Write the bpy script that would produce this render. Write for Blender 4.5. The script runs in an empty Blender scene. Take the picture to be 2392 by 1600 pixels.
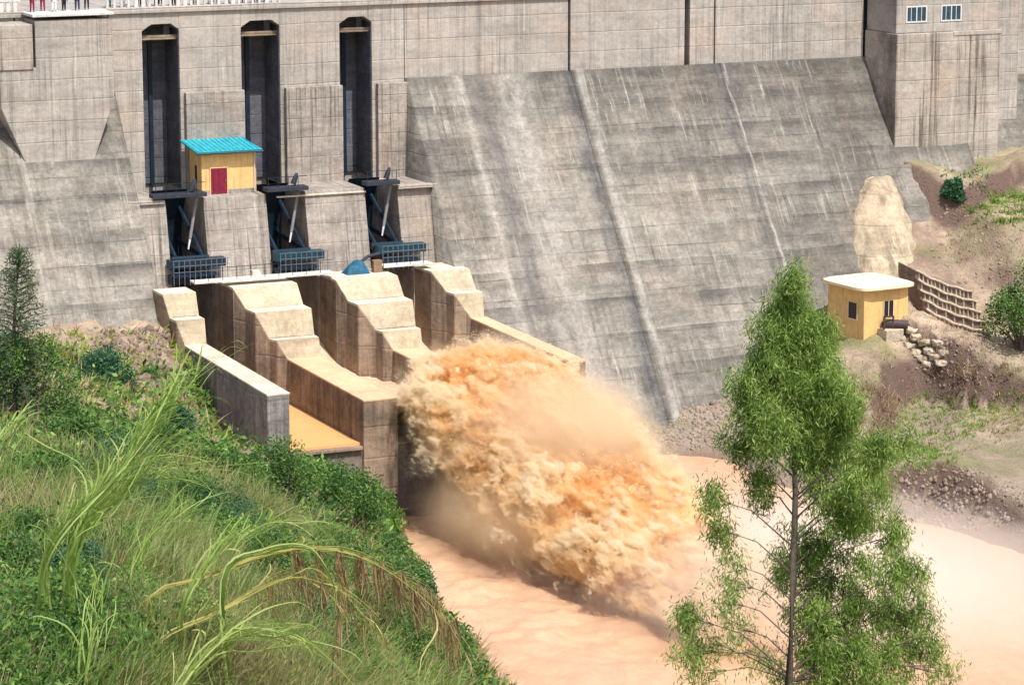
import bpy, bmesh, math, random
import numpy as np
from mathutils import Vector, noise as mn
R = math.radians
random.seed(7); RNG = np.random.default_rng(11)
C = bpy.context.scene.collection
SC = bpy.context.scene

# ------------------------------------------------------------------ camera, sky, sun, exposure
CAMP = np.array([-98., -215., 60.]); YAW = R(24.5); PIT = math.atan(1350/6900.)
cd = bpy.data.cameras.new('camera'); cam = bpy.data.objects.new('camera', cd); C.objects.link(cam)
cam.location = CAMP; cam.rotation_euler = (R(90)-PIT, 0, -YAW)
cd.sensor_width = 36; cd.sensor_fit = 'HORIZONTAL'; cd.lens = 36*6900/2392.; cd.clip_end = 6000; cd.clip_start = .5
SC.camera = cam
SUN_EL, SUN_AZ = R(59), R(6)      # azimuth measured from -Y towards +X
w = bpy.data.worlds.new('World'); SC.world = w; w.use_nodes = True
nt = w.node_tree; bg = nt.nodes['Background']; sky = nt.nodes.new('ShaderNodeTexSky')
sky.sky_type = 'NISHITA'; sky.sun_disc = False; sky.sun_elevation = SUN_EL
sky.sun_rotation = math.pi-SUN_AZ; sky.air_density = 1.0; sky.dust_density = 2.5; sky.ozone_density = .6
nt.links.new(sky.outputs[0], bg.inputs[0]); bg.inputs[1].default_value = .15
ld = bpy.data.lights.new('sun', 'SUN'); ld.energy = 4.0; ld.angle = R(.53); ld.color = (1, .96, .90)
sun = bpy.data.objects.new('sun', ld); C.objects.link(sun)
sd = Vector((math.sin(SUN_AZ)*math.cos(SUN_EL), -math.cos(SUN_AZ)*math.cos(SUN_EL), math.sin(SUN_EL)))
sun.rotation_euler = sd.to_track_quat('Z', 'Y').to_euler(); sun.location = (0, -60, 120)
SC.view_settings.view_transform = 'Standard'; SC.view_settings.look = 'None'
SC.view_settings.exposure = .32; SC.view_settings.gamma = 1
SC.cycles.use_denoising = True; SC.cycles.max_bounces = 8; SC.cycles.transparent_max_bounces = 16
SC.cycles.volume_bounces = 6; SC.cycles.volume_step_rate = 1.0; SC.cycles.volume_max_steps = 256

# measuring helper: a pixel of the 2392x1600 photograph and a distance give a point of the place
FW = np.array([math.sin(YAW)*math.cos(PIT), math.cos(YAW)*math.cos(PIT), -math.sin(PIT)])
RT = np.array([math.cos(YAW), -math.sin(YAW), 0]); UP = np.cross(RT, FW)
def ray(px, py): return FW*6900.+RT*(px-1196)-UP*(py-800)
def at(px, py, dist): return CAMP+ray(px, py)/6900.*dist
def at_y(px, py, y): d = ray(px, py); return CAMP+d*((y-CAMP[1])/d[1])
def at_z(px, py, z): d = ray(px, py); return CAMP+d*((z-CAMP[2])/d[2])

# ------------------------------------------------------------------ helpers
def tag(o, label=None, cat=None, group=None, kind=None):
    if label: o['label'] = label
    if cat: o['category'] = cat
    if group: o['group'] = group
    if kind: o['kind'] = kind
    return o
def thing(name, label, cat, loc=(0, 0, 0), rz=0, group=None):
    o = bpy.data.objects.new(name, None); C.objects.link(o); o.empty_display_size = .3
    o.location = loc; o.rotation_euler = (0, 0, rz); return tag(o, label, cat, group)
class MB:
    def __init__(s): s.v = []; s.f = []
    def add(s, vs, fs):
        n = len(s.v); s.v += [tuple(map(float, p)) for p in vs]; s.f += [tuple(i+n for i in f) for f in fs]; return s
    def box(s, x0, x1, y0, y1, z0, z1):
        return s.add([(x0,y0,z0),(x1,y0,z0),(x1,y1,z0),(x0,y1,z0),(x0,y0,z1),(x1,y0,z1),(x1,y1,z1),(x0,y1,z1)],
            [(0,3,2,1),(4,5,6,7),(0,1,5,4),(1,2,6,5),(2,3,7,6),(3,0,4,7)])
    def loft(s, rings, cap=True):     # rings: lists of n points, same n
        n = len(rings[0]); vs = [p for r in rings for p in r]; fs = []
        for k in range(len(rings)-1):
            for i in range(n):
                j = (i+1) % n; fs.append((k*n+i, k*n+j, (k+1)*n+j, (k+1)*n+i))
        if cap: fs.append(tuple(range(n))[::-1]); fs.append(tuple((len(rings)-1)*n+i for i in range(n)))
        return s.add(vs, fs)
    def prism_x(s, prof, x0, x1):     # profile in (y, z); x0/x1 constants or per-point lists
        n = len(prof); a = x0 if isinstance(x0, (list, tuple)) else [x0]*n; b = x1 if isinstance(x1, (list, tuple)) else [x1]*n
        return s.loft([[(a[i], prof[i][0], prof[i][1]) for i in range(n)], [(b[i], prof[i][0], prof[i][1]) for i in range(n)]])
    def prism_y(s, prof, y0, y1):     # profile in (x, z)
        return s.loft([[(x, y0, z) for x, z in prof], [(x, y1, z) for x, z in prof]])
    def tube(s, pts, rad, n=8, cap=True):
        pts = [Vector(p) for p in pts]; rr = rad if isinstance(rad, (list, tuple)) else [rad]*len(pts); rings = []
        for i, p in enumerate(pts):
            d = (pts[min(i+1, len(pts)-1)]-pts[max(i-1, 0)]).normalized()
            a = d.cross(Vector((0, 0, 1)));  a = a if a.length > .05 else d.cross(Vector((1, 0, 0)))
            a.normalize(); b = d.cross(a)
            rings.append([tuple(p+(a*math.cos(t)+b*math.sin(t))*rr[i]) for t in [2*math.pi*k/n for k in range(n)]])
        return s.loft(rings, cap)
    def build(s, name, mat, parent=None, bevel=0, smooth=False):
        me = bpy.data.meshes.new(name); me.from_pydata(s.v, [], s.f); me.materials.append(mat)
        bm = bmesh.new(); bm.from_mesh(me); bmesh.ops.recalc_face_normals(bm, faces=bm.faces); bm.to_mesh(me); bm.free()
        if smooth: me.polygons.foreach_set('use_smooth', [True]*len(me.polygons))
        o = bpy.data.objects.new(name, me); C.objects.link(o)
        if parent:      # coordinates are given in the world: take off where the parent stands
            o.parent = parent; q = parent; off = Vector((0, 0, 0))
            while q: off += Vector(q.location); q = q.parent
            o.location = -off
        if bevel:
            m = o.modifiers.new('bevel', 'BEVEL'); m.width = bevel; m.segments = 2; m.limit_method = 'ANGLE'; m.angle_limit = R(25)
        return o
def np_mesh(name, V, F, mat, parent=None, smooth=False, off=None):   # V (n,3) F (m,k)
    V = np.asarray(V, np.float32); F = np.asarray(F, np.int32)
    if off is not None: V = V-np.asarray(off, np.float32)
    me = bpy.data.meshes.new(name); k = F.shape[1]
    me.vertices.add(len(V)); me.vertices.foreach_set('co', V.ravel())
    me.loops.add(F.size); me.loops.foreach_set('vertex_index', F.ravel())
    me.polygons.add(len(F)); me.polygons.foreach_set('loop_start', np.arange(0, F.size, k, dtype=np.int32))
    me.polygons.foreach_set('loop_total', np.full(len(F), k, np.int32))
    if smooth: me.polygons.foreach_set('use_smooth', np.ones(len(F), bool))
    me.update(calc_edges=True); me.materials.append(mat)
    o = bpy.data.objects.new(name, me); C.objects.link(o)
    if parent: o.parent = parent
    return o
def copy_tree(o, parent=None):
    c = o.copy(); C.objects.link(c)
    if parent: c.parent = parent
    for ch in o.children: copy_tree(ch, c)
    return c

# ------------------------------------------------------------------ materials
class NT:
    def __init__(s, name):
        s.m = bpy.data.materials.new(name); s.m.use_nodes = True; s.t = s.m.node_tree
        s.b = s.t.nodes['Principled BSDF']; s.out = s.t.nodes['Material Output']
        s.pos = s.n('ShaderNodeNewGeometry').outputs['Position']
    def n(s, t, **k):
        x = s.t.nodes.new(t)
        for a, v in k.items(): setattr(x, a, v)
        return x
    def l(s, a, b): s.t.links.new(a, b)
    def mapv(s, sc, off=(0, 0, 0)):
        m = s.n('ShaderNodeVectorMath', operation='MULTIPLY_ADD'); s.l(s.pos, m.inputs[0]); m.inputs[1].default_value = sc; m.inputs[2].default_value = off
        return m.outputs[0]
    def noise(s, sc=(1, 1, 1), scale=1, det=5, rough=.6, off=(0, 0, 0), dist=0):
        x = s.n('ShaderNodeTexNoise'); s.l(s.mapv(sc, off), x.inputs['Vector']); x.inputs['Scale'].default_value = scale
        x.inputs['Detail'].default_value = det; x.inputs['Roughness'].default_value = rough; x.inputs['Distortion'].default_value = dist
        return x.outputs[0]
    def mr(s, v, a, b, c=0, d=1, smooth=False):
        x = s.n('ShaderNodeMapRange'); s.l(v, x.inputs[0])
        if smooth: x.interpolation_type = 'SMOOTHSTEP'
        for i, q in enumerate((a, b, c, d)): x.inputs[i+1].default_value = q
        return x.outputs[0]
    def math(s, op, a, b=None, c=None, clamp=False):
        x = s.n('ShaderNodeMath', operation=op); x.use_clamp = clamp
        for i, q in enumerate((a, b, c)):
            if q is None: continue
            if isinstance(q, (int, float)): x.inputs[i].default_value = q
            else: s.l(q, x.inputs[i])
        return x.outputs[0]
    def mix(s, f, a, b, mode='MIX'):
        x = s.n('ShaderNodeMix', data_type='RGBA', blend_type=mode)
        for i, q in ((0, f), (6, a), (7, b)):
            if isinstance(q, (int, float)): x.inputs[i].default_value = q
            elif isinstance(q, tuple): x.inputs[i].default_value = (*q, 1)
            else: s.l(q, x.inputs[i])
        return x.outputs[2]
    def ramp(s, v, stops):
        x = s.n('ShaderNodeValToRGB'); s.l(v, x.inputs[0]); e = x.color_ramp.elements
        while len(e) < len(stops): e.new(.5)
        for el, (p, c) in zip(e, stops): el.position = p; el.color = (*c, 1)
        return x.outputs[0]
    def sep(s):
        x = s.n('ShaderNodeSeparateXYZ'); s.l(s.pos, x.inputs[0]); return x.outputs
    def bump(s, h, dist=.05, st=1.0):
        x = s.n('ShaderNodeBump'); s.l(h, x.inputs['Height']); x.inputs['Distance'].default_value = dist; x.inputs['Strength'].default_value = st
        s.l(x.outputs[0], s.b.inputs['Normal'])
    def col(s, c, rough=.85, spec=.3):
        if isinstance(c, tuple): s.b.inputs['Base Color'].default_value = (*c, 1)
        else: s.l(c, s.b.inputs['Base Color'])
        s.b.inputs['Roughness'].default_value = rough; s.b.inputs['Specular IOR Level'].default_value = spec
        return s.m

def concrete(name, light, mid, dark, streak=.6, lift=1.9, lift_amt=.5, down=(2.2, .12, .12), warm=.3, panels=.25, stain=(.09, .075, .06), stain_amt=.5, joints=(), mot=1., bands=0):
    t = NT(name); X, Y, Z = t.sep()
    big = t.noise(scale=.10, det=6, rough=.65, off=(3, 7, 1))
    c = t.mix(t.mr(big, .35, .65), mid, light)
    # formwork panels / placement lifts: tone steps from cell noise
    cell = t.n('ShaderNodeTexWhiteNoise', noise_dimensions='3D'); sn = t.n('ShaderNodeVectorMath', operation='SNAP')
    wob = t.noise(scale=.25, det=2, off=(9, 1, 4))
    wv = t.n('ShaderNodeCombineXYZ'); t.l(X, wv.inputs[0]); t.l(t.math('ADD', Z, t.mr(wob, 0, 1, -.1, .1)), wv.inputs[2])
    t.l(wv.outputs[0], sn.inputs[0]); sn.inputs[1].default_value = (3.1, 9, lift); t.l(sn.outputs[0], cell.inputs[0])
    pv = t.mr(cell.outputs[0], 0, 1, 1-panels, 1+panels*.6)
    c = t.mix(1, c, t.n('ShaderNodeCombineColor').outputs[0], 'MULTIPLY') if False else c
    mc = t.n('ShaderNodeCombineXYZ'); [t.l(pv, mc.inputs[i]) for i in range(3)]
    c = t.mix(1., c, mc.outputs[0], 'MULTIPLY')
    # lift lines
    ph = t.math('FRACT', t.math('DIVIDE', t.math('ADD', Z, t.mr(wob, 0, 1, -.1, .1)), lift))
    ln = t.mr(t.math('ABSOLUTE', t.math('SUBTRACT', ph, .5)), .455, .5)
    lnm = t.mr(t.noise(sc=(.35, .35, 1.5), scale=.6, det=4), .42, .62)
    c = t.mix(t.math('MULTIPLY', t.math('MULTIPLY', ln, lnm), lift_amt), c, dark)
    if bands:      # pours of slightly different mixes, each with a darker damp foot
        wb = t.math('ADD', t.math('DIVIDE', t.math('ADD', Z, t.mr(t.noise(sc=(.05, .1, .1), scale=1, det=3), 0, 1, -.35, .35)), lift*1.6), 10.)
        fr = t.math('FRACT', wb); wn = t.n('ShaderNodeTexWhiteNoise', noise_dimensions='1D'); t.l(t.math('FLOOR', wb), wn.inputs['W'])
        bm_ = t.mr(t.noise(sc=(.16, .1, .3), scale=1, det=5, off=(8, 1, 61)), .38, .6)
        c = t.mix(t.math('MULTIPLY', t.math('MULTIPLY', t.mr(fr, .45, 1., 0, 1), bm_), bands), c, dark); c = t.mix(t.math('MULTIPLY', t.math('MULTIPLY', t.mr(fr, 0, .12, 1, 0), t.mr(wn.outputs[0], .3, 1)), bands*.8), c, tuple(min(.8, q*1.15) for q in light))
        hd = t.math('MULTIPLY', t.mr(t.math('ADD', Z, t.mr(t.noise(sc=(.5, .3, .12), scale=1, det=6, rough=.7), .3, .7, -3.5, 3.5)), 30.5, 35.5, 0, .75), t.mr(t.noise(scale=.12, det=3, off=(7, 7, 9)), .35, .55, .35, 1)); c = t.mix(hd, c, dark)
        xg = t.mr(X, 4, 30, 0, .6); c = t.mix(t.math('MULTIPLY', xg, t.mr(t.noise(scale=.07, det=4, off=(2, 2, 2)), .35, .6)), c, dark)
    # light wash below lifts
    band = t.noise(sc=(.06, .4, .9), scale=1.0, det=6, rough=.7, off=(5, 0, 2))
    c = t.mix(t.mr(band, .5, .72, 0, .45), c, light)
    band2 = t.noise(sc=(.09, .5, .8), scale=.9, det=6, rough=.75, off=(25, 0, 12))
    c = t.mix(t.mr(band2, .5, .7, 0, .6), c, dark)
    # streaks running down
    s1 = t.noise(sc=down, scale=1.0, det=8, rough=.72, dist=.15); m1 = t.noise(sc=(.12, .1, .09), scale=1.6, det=4, off=(1, 2, 3))
    c = t.mix(t.math('MULTIPLY', t.mr(s1, .49, .60), t.mr(m1, .36, .6, .15, streak)), c, stain)
    s2 = t.noise(sc=tuple(q*1.7 for q in down), scale=1.0, det=7, rough=.75, off=(31, 4, 8)); m2 = t.noise(sc=(.1, .1, .12), scale=1.8, det=3, off=(11, 2, 33))
    c = t.mix(t.math('MULTIPLY', t.mr(s2, .54, .64), t.mr(m2, .42, .65, 0, .75)), c, tuple(min(.8, q*1.35) for q in light))
    s3 = t.noise(sc=(7., .5, .10), scale=1.0, det=5, rough=.7, off=(3, 44, 8)); c = t.mix(t.math('MULTIPLY', t.mr(s3, .56, .64), t.mr(m1, .4, .6, .1, streak*.9)), c, stain)
    # damp soiling patches, warm tint
    pt = t.noise(scale=.16, det=8, rough=.72, off=(71, 3, 5)); c = t.mix(t.mr(pt, .52, .74, 0, stain_amt), c, dark)
    wm = t.noise(scale=.22, det=4, off=(41, 23, 5)); c = t.mix(t.mr(wm, .5, .7, 0, warm), c, (.52, .36, .25))
    for jx, jw, jc in joints:          # seepage stains that follow a construction joint down the face
        wx = t.math('ADD', X, t.mr(t.noise(sc=(.5, .3, .3), scale=.9, det=4), 0, 1, -.5, .5))
        d = t.math('ABSOLUTE', t.math('SUBTRACT', wx, jx))
        br = t.noise(sc=(.8, .25, .25), scale=1, det=6, rough=.7, off=(jx, 0, 0))
        c = t.mix(t.math('MULTIPLY', t.mr(d, 0, jw, 1, 0), t.mr(br, .35, .6, .2, .9)), c, jc)
    fine = t.noise(scale=3.5, det=8, rough=.8); mott = t.noise(sc=(1, 1, 1.6), scale=.75, det=7, rough=.7, off=(17, 5, 3))
    fv = t.math('MULTIPLY', t.mr(fine, .3, .7, 1-.34*mot, 1+.32*mot), t.mr(mott, .32, .68, 1-.26*mot, 1+.22*mot))
    fc = t.n('ShaderNodeCombineXYZ'); [t.l(fv, fc.inputs[i]) for i in range(3)]
    c = t.mix(1., c, fc.outputs[0], 'MULTIPLY')
    h = t.math('ADD', t.math('MULTIPLY', t.noise(scale=1.3, det=8, rough=.7), 1.), t.math('MULTIPLY', ln, -.35))
    t.bump(h, .12, .6)
    return t.col(c, .9, .2)
M = {}
M['upper'] = concrete('upper_wall_concrete', (.455, .415, .37), (.385, .352, .315), (.23, .21, .19), streak=.55, lift=1.55, lift_amt=.16, down=(3.0, .1, .07), warm=.3, panels=.05, stain=(.13, .12, .11), stain_amt=.45, joints=((-3.0, .5, (.20, .19, .18)),), mot=.55)
M['bastion'] = concrete('bastion_concrete', (.47, .42, .36), (.39, .345, .295), (.19, .165, .14), streak=.95, lift=1.55, lift_amt=.2, down=(1.9, .1, .05), warm=.3, panels=.05, stain=(.10, .085, .07), stain_amt=.5, mot=.6)
M['pier'] = concrete('pier_concrete', (.42, .37, .32), (.33, .295, .26), (.15, .135, .125), streak=.8, lift=1.5, lift_amt=.3, down=(3.2, .1, .06), warm=.25, panels=.10, stain_amt=.6, mot=.8)
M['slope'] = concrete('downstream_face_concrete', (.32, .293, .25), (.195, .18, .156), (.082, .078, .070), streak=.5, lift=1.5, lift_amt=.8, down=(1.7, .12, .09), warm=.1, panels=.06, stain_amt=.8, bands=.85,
    joints=((4.6, 1.0, (.065, .07, .075)), (5.9, .75, (.40, .375, .33)), (18.2, .6, (.08, .08, .08)), (19.1, .2, (.40, .38, .35)), (-3.2, 1.5, (.14, .128, .12)), (-4.9, .5, (.42, .385, .34)), (-41.2, .35, (.48, .44, .39)), (-.5, 2.2, (.38, .35, .31))))
M['slot'] = concrete('shaded_slot_concrete', (.13, .14, .17), (.095, .10, .125), (.05, .05, .065), streak=.6, lift=1.5, lift_amt=.5, down=(3, .1, .06), warm=.1, panels=.1)  # bluish dark tone: the shade inside the slots is in the colour
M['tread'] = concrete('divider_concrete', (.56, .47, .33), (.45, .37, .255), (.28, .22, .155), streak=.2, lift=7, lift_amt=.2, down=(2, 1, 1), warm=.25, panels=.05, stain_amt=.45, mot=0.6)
M['ochre'] = concrete('mud_and_shade_concrete', (.33, .245, .175), (.205, .155, .115), (.075, .06, .045), streak=.8, lift=2.2, lift_amt=.4, down=(2.6, 1.6, .1), warm=.5, panels=.08, stain=(.06, .045, .035), stain_amt=.7, mot=0.8)  # mud stain, darkened further to paint the shadow along the chute sides
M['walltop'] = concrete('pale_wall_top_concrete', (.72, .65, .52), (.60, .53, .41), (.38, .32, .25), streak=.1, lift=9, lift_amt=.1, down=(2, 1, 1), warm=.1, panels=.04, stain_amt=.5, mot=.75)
M['grey'] = concrete('grey_wall_concrete', (.34, .32, .30), (.22, .21, .205), (.09, .09, .095), streak=.8, lift=3, lift_amt=.35, down=(2.4, 1.6, .1), warm=.2, panels=.08, stain_amt=.7)
M['pale_rock'] = concrete('sprayed_concrete', (.56, .46, .32), (.45, .365, .25), (.20, .155, .11), streak=.6, lift=2.3, lift_amt=.6, down=(1.5, .6, .12), warm=.3, panels=.03, stain_amt=.6, mot=0.7)

M['lip'] = concrete('shaded_lip_wall_concrete', (.17, .14, .13), (.12, .10, .095), (.06, .05, .05), streak=.8, lift=3, lift_amt=.2, down=(2.6, 1.6, .1), warm=.3, panels=.05, stain_amt=.4)  # dark colour paints the shade on the spillway block's front
def simple(name, c, rough=.7, var=.25, scale=2., metal=0, spec=.3, bumpd=0, streak=0):
    t = NT(name); n1 = t.noise(scale=scale, det=6, rough=.7)
    cc = t.mix(t.mr(n1, .3, .7), tuple(q*(1-var) for q in c), tuple(min(1, q*(1+var)) for q in c))
    if streak: cc = t.mix(t.mr(t.noise(sc=(5, 5, .3), det=6, rough=.7), .5, .68, 0, streak), cc, tuple(q*.35 for q in c))
    t.b.inputs['Metallic'].default_value = metal
    if bumpd: t.bump(t.noise(scale=scale*3, det=6), bumpd)
    return t.col(cc, rough, spec)
M['yellow'] = simple('yellow_painted_plaster', (.74, .49, .20), .85, .14, 1.5, streak=.45, bumpd=.01)
M['turq'] = simple('turquoise_roof_sheet', (.03, .36, .43), .5, .35, 2, streak=.4)
M['turq_edge'] = simple('roof_edge_metal', (.02, .10, .13), .5, .2, 3)
M['door'] = simple('dark_red_painted_metal', (.20, .015, .04), .5, .25, 5, streak=.4)
M['darkwin'] = simple('dark_window_opening', (.035, .02, .022), .3, .3, 4)
M['glass'] = simple('blue_window_glass', (.02, .055, .085), .12, .4, 2, spec=.7)
M['frame'] = simple('white_window_frame', (.6, .6, .58), .5, .1, 3)
M['steel'] = simple('dark_blue_painted_steel', (.010, .024, .042), .45, .4, 2, streak=.4)
M['teal'] = simple('teal_painted_steel', (.010, .045, .065), .45, .35, 2, streak=.4)
M['bridge'] = simple('dark_footbridge_steel', (.03, .035, .05), .6, .3, 2)
M['whitec'] = simple('whitewashed_concrete', (.62, .60, .56), .85, .25, 2, streak=.4)
M['rail'] = simple('galvanised_rail', (.16, .18, .2), .5, .2, 3)
M['pipe'] = simple('grey_cylinder_paint', (.26, .25, .26), .4, .1, 3)
M['white'] = simple('white_paint', (.8, .8, .78), .5, .08, 3)
M['rust'] = simple('rusty_pipe_metal', (.07, .045, .045), .6, .4, 3)
M['tarp'] = simple('blue_tarpaulin', (.015, .10, .17), .55, .35, 3, bumpd=.05)
M['wood'] = simple('weathered_brown_wood', (.25, .16, .10), .8, .3, 3, streak=.4)
M['roof2'] = simple('cream_roof_slab', (.78, .66, .47), .85, .08, 2, streak=.15)
M['stone'] = simple('pale_field_stone', (.47, .40, .30), .9, .35, 2, bumpd=.08)
M['brownstone'] = simple('brown_masonry', (.23, .165, .13), .95, .4, 1.6, bumpd=.1, streak=.3)
M['edge'] = simple('pale_edge_stone', (.46, .37, .27), .9, .35, 3, bumpd=.05)
M['bark'] = simple('dark_bark', (.09, .07, .055), .9, .35, 4, bumpd=.02)
M['maroon'] = simple('maroon_car_paint', (.14, .01, .02), .3, .1, 3, spec=.6)
M['rubber'] = simple('black_rubber', (.02, .02, .02), .8, .2, 3)
M['orange'] = simple('orange_plaster', (.62, .32, .16), .8, .2, 2, streak=.2)

def leafmat(name, stops, trans=.35, mscale=.12, shift=.5, dry=None):
    t = NT(name); g = t.n('ShaderNodeNewGeometry'); rnd = g.outputs['Random Per Island']
    v = t.math('ADD', t.math('MULTIPLY', rnd, .55), t.math('MULTIPLY', t.mr(t.noise(scale=mscale, det=4, rough=.65), .3, .7), .45))
    c = t.ramp(v, stops)
    if dry: c = t.mix(t.math('MULTIPLY', t.mr(t.noise(scale=.16, det=6, rough=.75, off=(50, 9, 0)), .47, .6, 0, .9), t.mr(rnd, 0, 1, .5, 1)), c, dry)
    tr = t.n('ShaderNodeBsdfTranslucent'); t.l(c, tr.inputs[0]); mx = t.n('ShaderNodeMixShader'); mx.inputs[0].default_value = trans
    t.l(t.b.outputs[0], mx.inputs[1]); t.l(tr.outputs[0], mx.inputs[2]); t.l(mx.outputs[0], t.out.inputs[0])
    t.col(c, .55, .25); return t.m
M['grass'] = leafmat('bank_grass_blades', [(0, (.05, .10, .018)), (.3, (.17, .29, .035)), (.55, (.33, .47, .07)), (.8, (.52, .53, .16)), (1, (.62, .52, .27))], .45, .34, dry=(.36, .235, .135))
M['weed'] = leafmat('bank_weed_leaves', [(0, (.02, .06, .02)), (.35, (.06, .15, .035)), (.7, (.18, .33, .06)), (1, (.42, .52, .16))], .3, .2)
M['reed'] = leafmat('reed_blades', [(0, (.12, .22, .035)), (.5, (.32, .46, .10)), (1, (.64, .68, .30))], .45, .5)
M['reed_dry'] = leafmat('dry_reed_plumes', [(0, (.18, .12, .06)), (.5, (.36, .26, .13)), (1, (.52, .44, .22))], .4, .5)
M['shrub'] = leafmat('shrub_leaves', [(0, (.02, .055, .02)), (.4, (.06, .14, .035)), (.75, (.16, .28, .06)), (1, (.34, .44, .14))], .3, .6)
M['shrub_teal'] = leafmat('blue_green_shrub_leaves', [(0, (.015, .06, .035)), (.5, (.045, .14, .065)), (1, (.16, .28, .12))], .3, .6)
M['euc'] = leafmat('eucalyptus_leaves', [(0, (.04, .085, .02)), (.3, (.14, .24, .045)), (.6, (.31, .44, .10)), (.85, (.52, .62, .22)), (1, (.58, .52, .27))], .45, .8)
M['pine'] = leafmat('conifer_needles', [(0, (.03, .06, .03)), (.5, (.08, .14, .06)), (1, (.24, .32, .14))], .35, .8)
M['straw'] = leafmat('dry_straw', [(0, (.15, .09, .06)), (.5, (.36, .26, .16)), (1, (.58, .47, .30))], .3, .5)
M['grass_bright'] = leafmat('bright_green_grass', [(0, (.09, .18, .02)), (.5, (.18, .34, .035)), (1, (.34, .48, .08))], .4, .4)

# ground
def ground_mat():
    t = NT('bank_soil'); X, Y, Z = t.sep()
    n1 = t.noise(scale=.14, det=8, rough=.7); n2 = t.noise(scale=1.1, det=8, rough=.75, off=(4, 4, 4))
    soil = t.ramp(n1, [(.25, (.21, .15, .115)), (.45, (.37, .28, .20)), (.6, (.50, .39, .275)), (.78, (.60, .49, .36))])
    soil = t.mix(t.mr(n2, .45, .62, 0, .8), soil, (.24, .17, .125))
    vor = t.n('ShaderNodeTexVoronoi'); t.l(t.mapv((1, 1, 1)), vor.inputs['Vector']); vor.inputs['Scale'].default_value = 4.5
    peb = t.mr(vor.outputs[0], .05, .45); grav = t.ramp(vor.outputs['Color'], [(0, (.24, .195, .16)), (.5, (.36, .30, .245)), (1, (.48, .42, .35))])
    grav = t.mix(t.math('MULTIPLY', peb, .5), grav, (.2, .16, .13))
    low = t.math('MULTIPLY', t.mr(Z, 9.5, 13.5, 1, 0), t.mr(X, -30, -10, .3, 1)); c = t.mix(t.math('MULTIPLY', low, t.mr(t.noise(scale=.3, det=5), .3, .6, .35, .95)), soil, grav)
    gmask = t.math('MULTIPLY', t.mr(t.noise(scale=.11, det=6, rough=.65, off=(13, 2, 6)), .47, .6), t.mr(Z, 9.2, 10.4))
    side = t.math('MAXIMUM', t.mr(t.math('ADD', Y, t.math('MULTIPLY', X, -.9)), 8, 16, 1, 0) , 0)
    left = t.mr(X, -24, -32, 0, 1); far = t.mr(t.math('ADD', Y, t.mr(n1, .3, .7, -6, 6)), -52, -44, 1, 0)
    gm = t.math('MAXIMUM', t.math('MULTIPLY', gmask, .55), t.math('MULTIPLY', t.math('MULTIPLY', left, far), .85))
    gcol = t.ramp(n2, [(.3, (.05, .075, .02)), (.55, (.15, .19, .05)), (.75, (.28, .25, .11))])
    c = t.mix(gm, c, gcol)
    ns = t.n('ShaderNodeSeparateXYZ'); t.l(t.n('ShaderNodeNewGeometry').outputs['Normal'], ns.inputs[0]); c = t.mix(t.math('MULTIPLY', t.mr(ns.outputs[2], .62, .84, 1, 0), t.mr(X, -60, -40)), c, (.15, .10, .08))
    wet = t.mr(Z, 8.7, 9.3, .75, 0); c = t.mix(wet, c, (.22, .145, .10))
    t.bump(t.math('ADD', n2, t.math('MULTIPLY', peb, -.3)), .25, .9)
    return t.col(c, .95, .15)
M['ground'] = ground_mat()
def water_mat(name, a, b, rough, sc, bump):
    t = NT(name); n1 = t.noise(sc=(1, .5, 1), scale=.06, det=7, rough=.65, dist=.6); n2 = t.noise(sc=(1.4, .8, 1), scale=sc, det=8, rough=.65, dist=.8)
    c = t.mix(t.mr(n1, .3, .7), a, b); c = t.mix(t.mr(n2, .52, .72, 0, .3), c, tuple(min(1, q*1.25) for q in b)); t.bump(n2, bump, .8)
    return t.col(c, rough, .3)
M['river'] = water_mat('muddy_river_water', (.52, .31, .18), (.64, .41, .265), .35, .6, .26)
M['lake'] = water_mat('reservoir_water', (.30, .26, .18), (.34, .30, .2), .15, .4, .1)
M['chutew'] = water_mat('muddy_chute_water', (.58, .36, .20), (.84, .68, .50), .6, 1.6, .45)
M['pool'] = water_mat('still_orange_water', (.70, .36, .14), (.74, .40, .165), .5, .5, .01)

# ------------------------------------------------------------------ terrain, river, reservoir
WL = 8.65
def pz(px, py, d): return tuple(at(px, py, d))
left_pts = [(-42.3,-11.4,19.6),(-34.8,-11.3,19.8),(-50,-11,20.5),(-60,-10,24),(-75,-8,36),(-95,-5,50),
    (-33.5,-16.2,18.3),(-33.2,-18,16.6),(-33.2,-20.7,14.8),(-33.4,-24,13.8),(-33.2,-29,13.5),(-31,-32.2,13.0),(-27.5,-32,12.0),(-25,-33,10.2),
    (-24,-31,8.2),(-26,-39,8.4),(-27.4,-44.3,8.4),(-29.2,-52.2,8.4),(-30.2,-57.8,8.4),(-32.3,-67,8.4),(-36,-85,8.4),(-40,-105,8.4),(-44,-130,8.4),(-46,-160,8.4),(-48,-200,8.4),(-50,-260,8.4),
    (-98,-215,57.6),(-95,-240,58),(-110,-190,58),(-60,-215,27),(-62,-180,24),(-120,-140,56),(-90,-120,40),(-130,-60,54),(-55,-141,22),(-50,-120,16.5),(-45,-100,13)]
for a in [(0,1600,58),(400,1600,62),(650,1600,76),(850,1600,104),(1000,1600,136),(0,1450,68),(400,1450,74),(650,1450,92),(860,1450,128),(980,1450,160),
          (0,1300,82),(400,1300,93),(650,1300,118),(860,1300,170),(0,1200,96),(400,1200,114),(700,1210,152),(0,1100,117),(300,1100,136),(550,1100,168),
          (0,1000,142),(250,1000,162),(440,1000,185),(0,900,170),(200,900,188),(400,900,203),(0,820,196),(200,820,206),(700,1120,192),(820,1160,192)]: left_pts.append(pz(*a))
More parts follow.
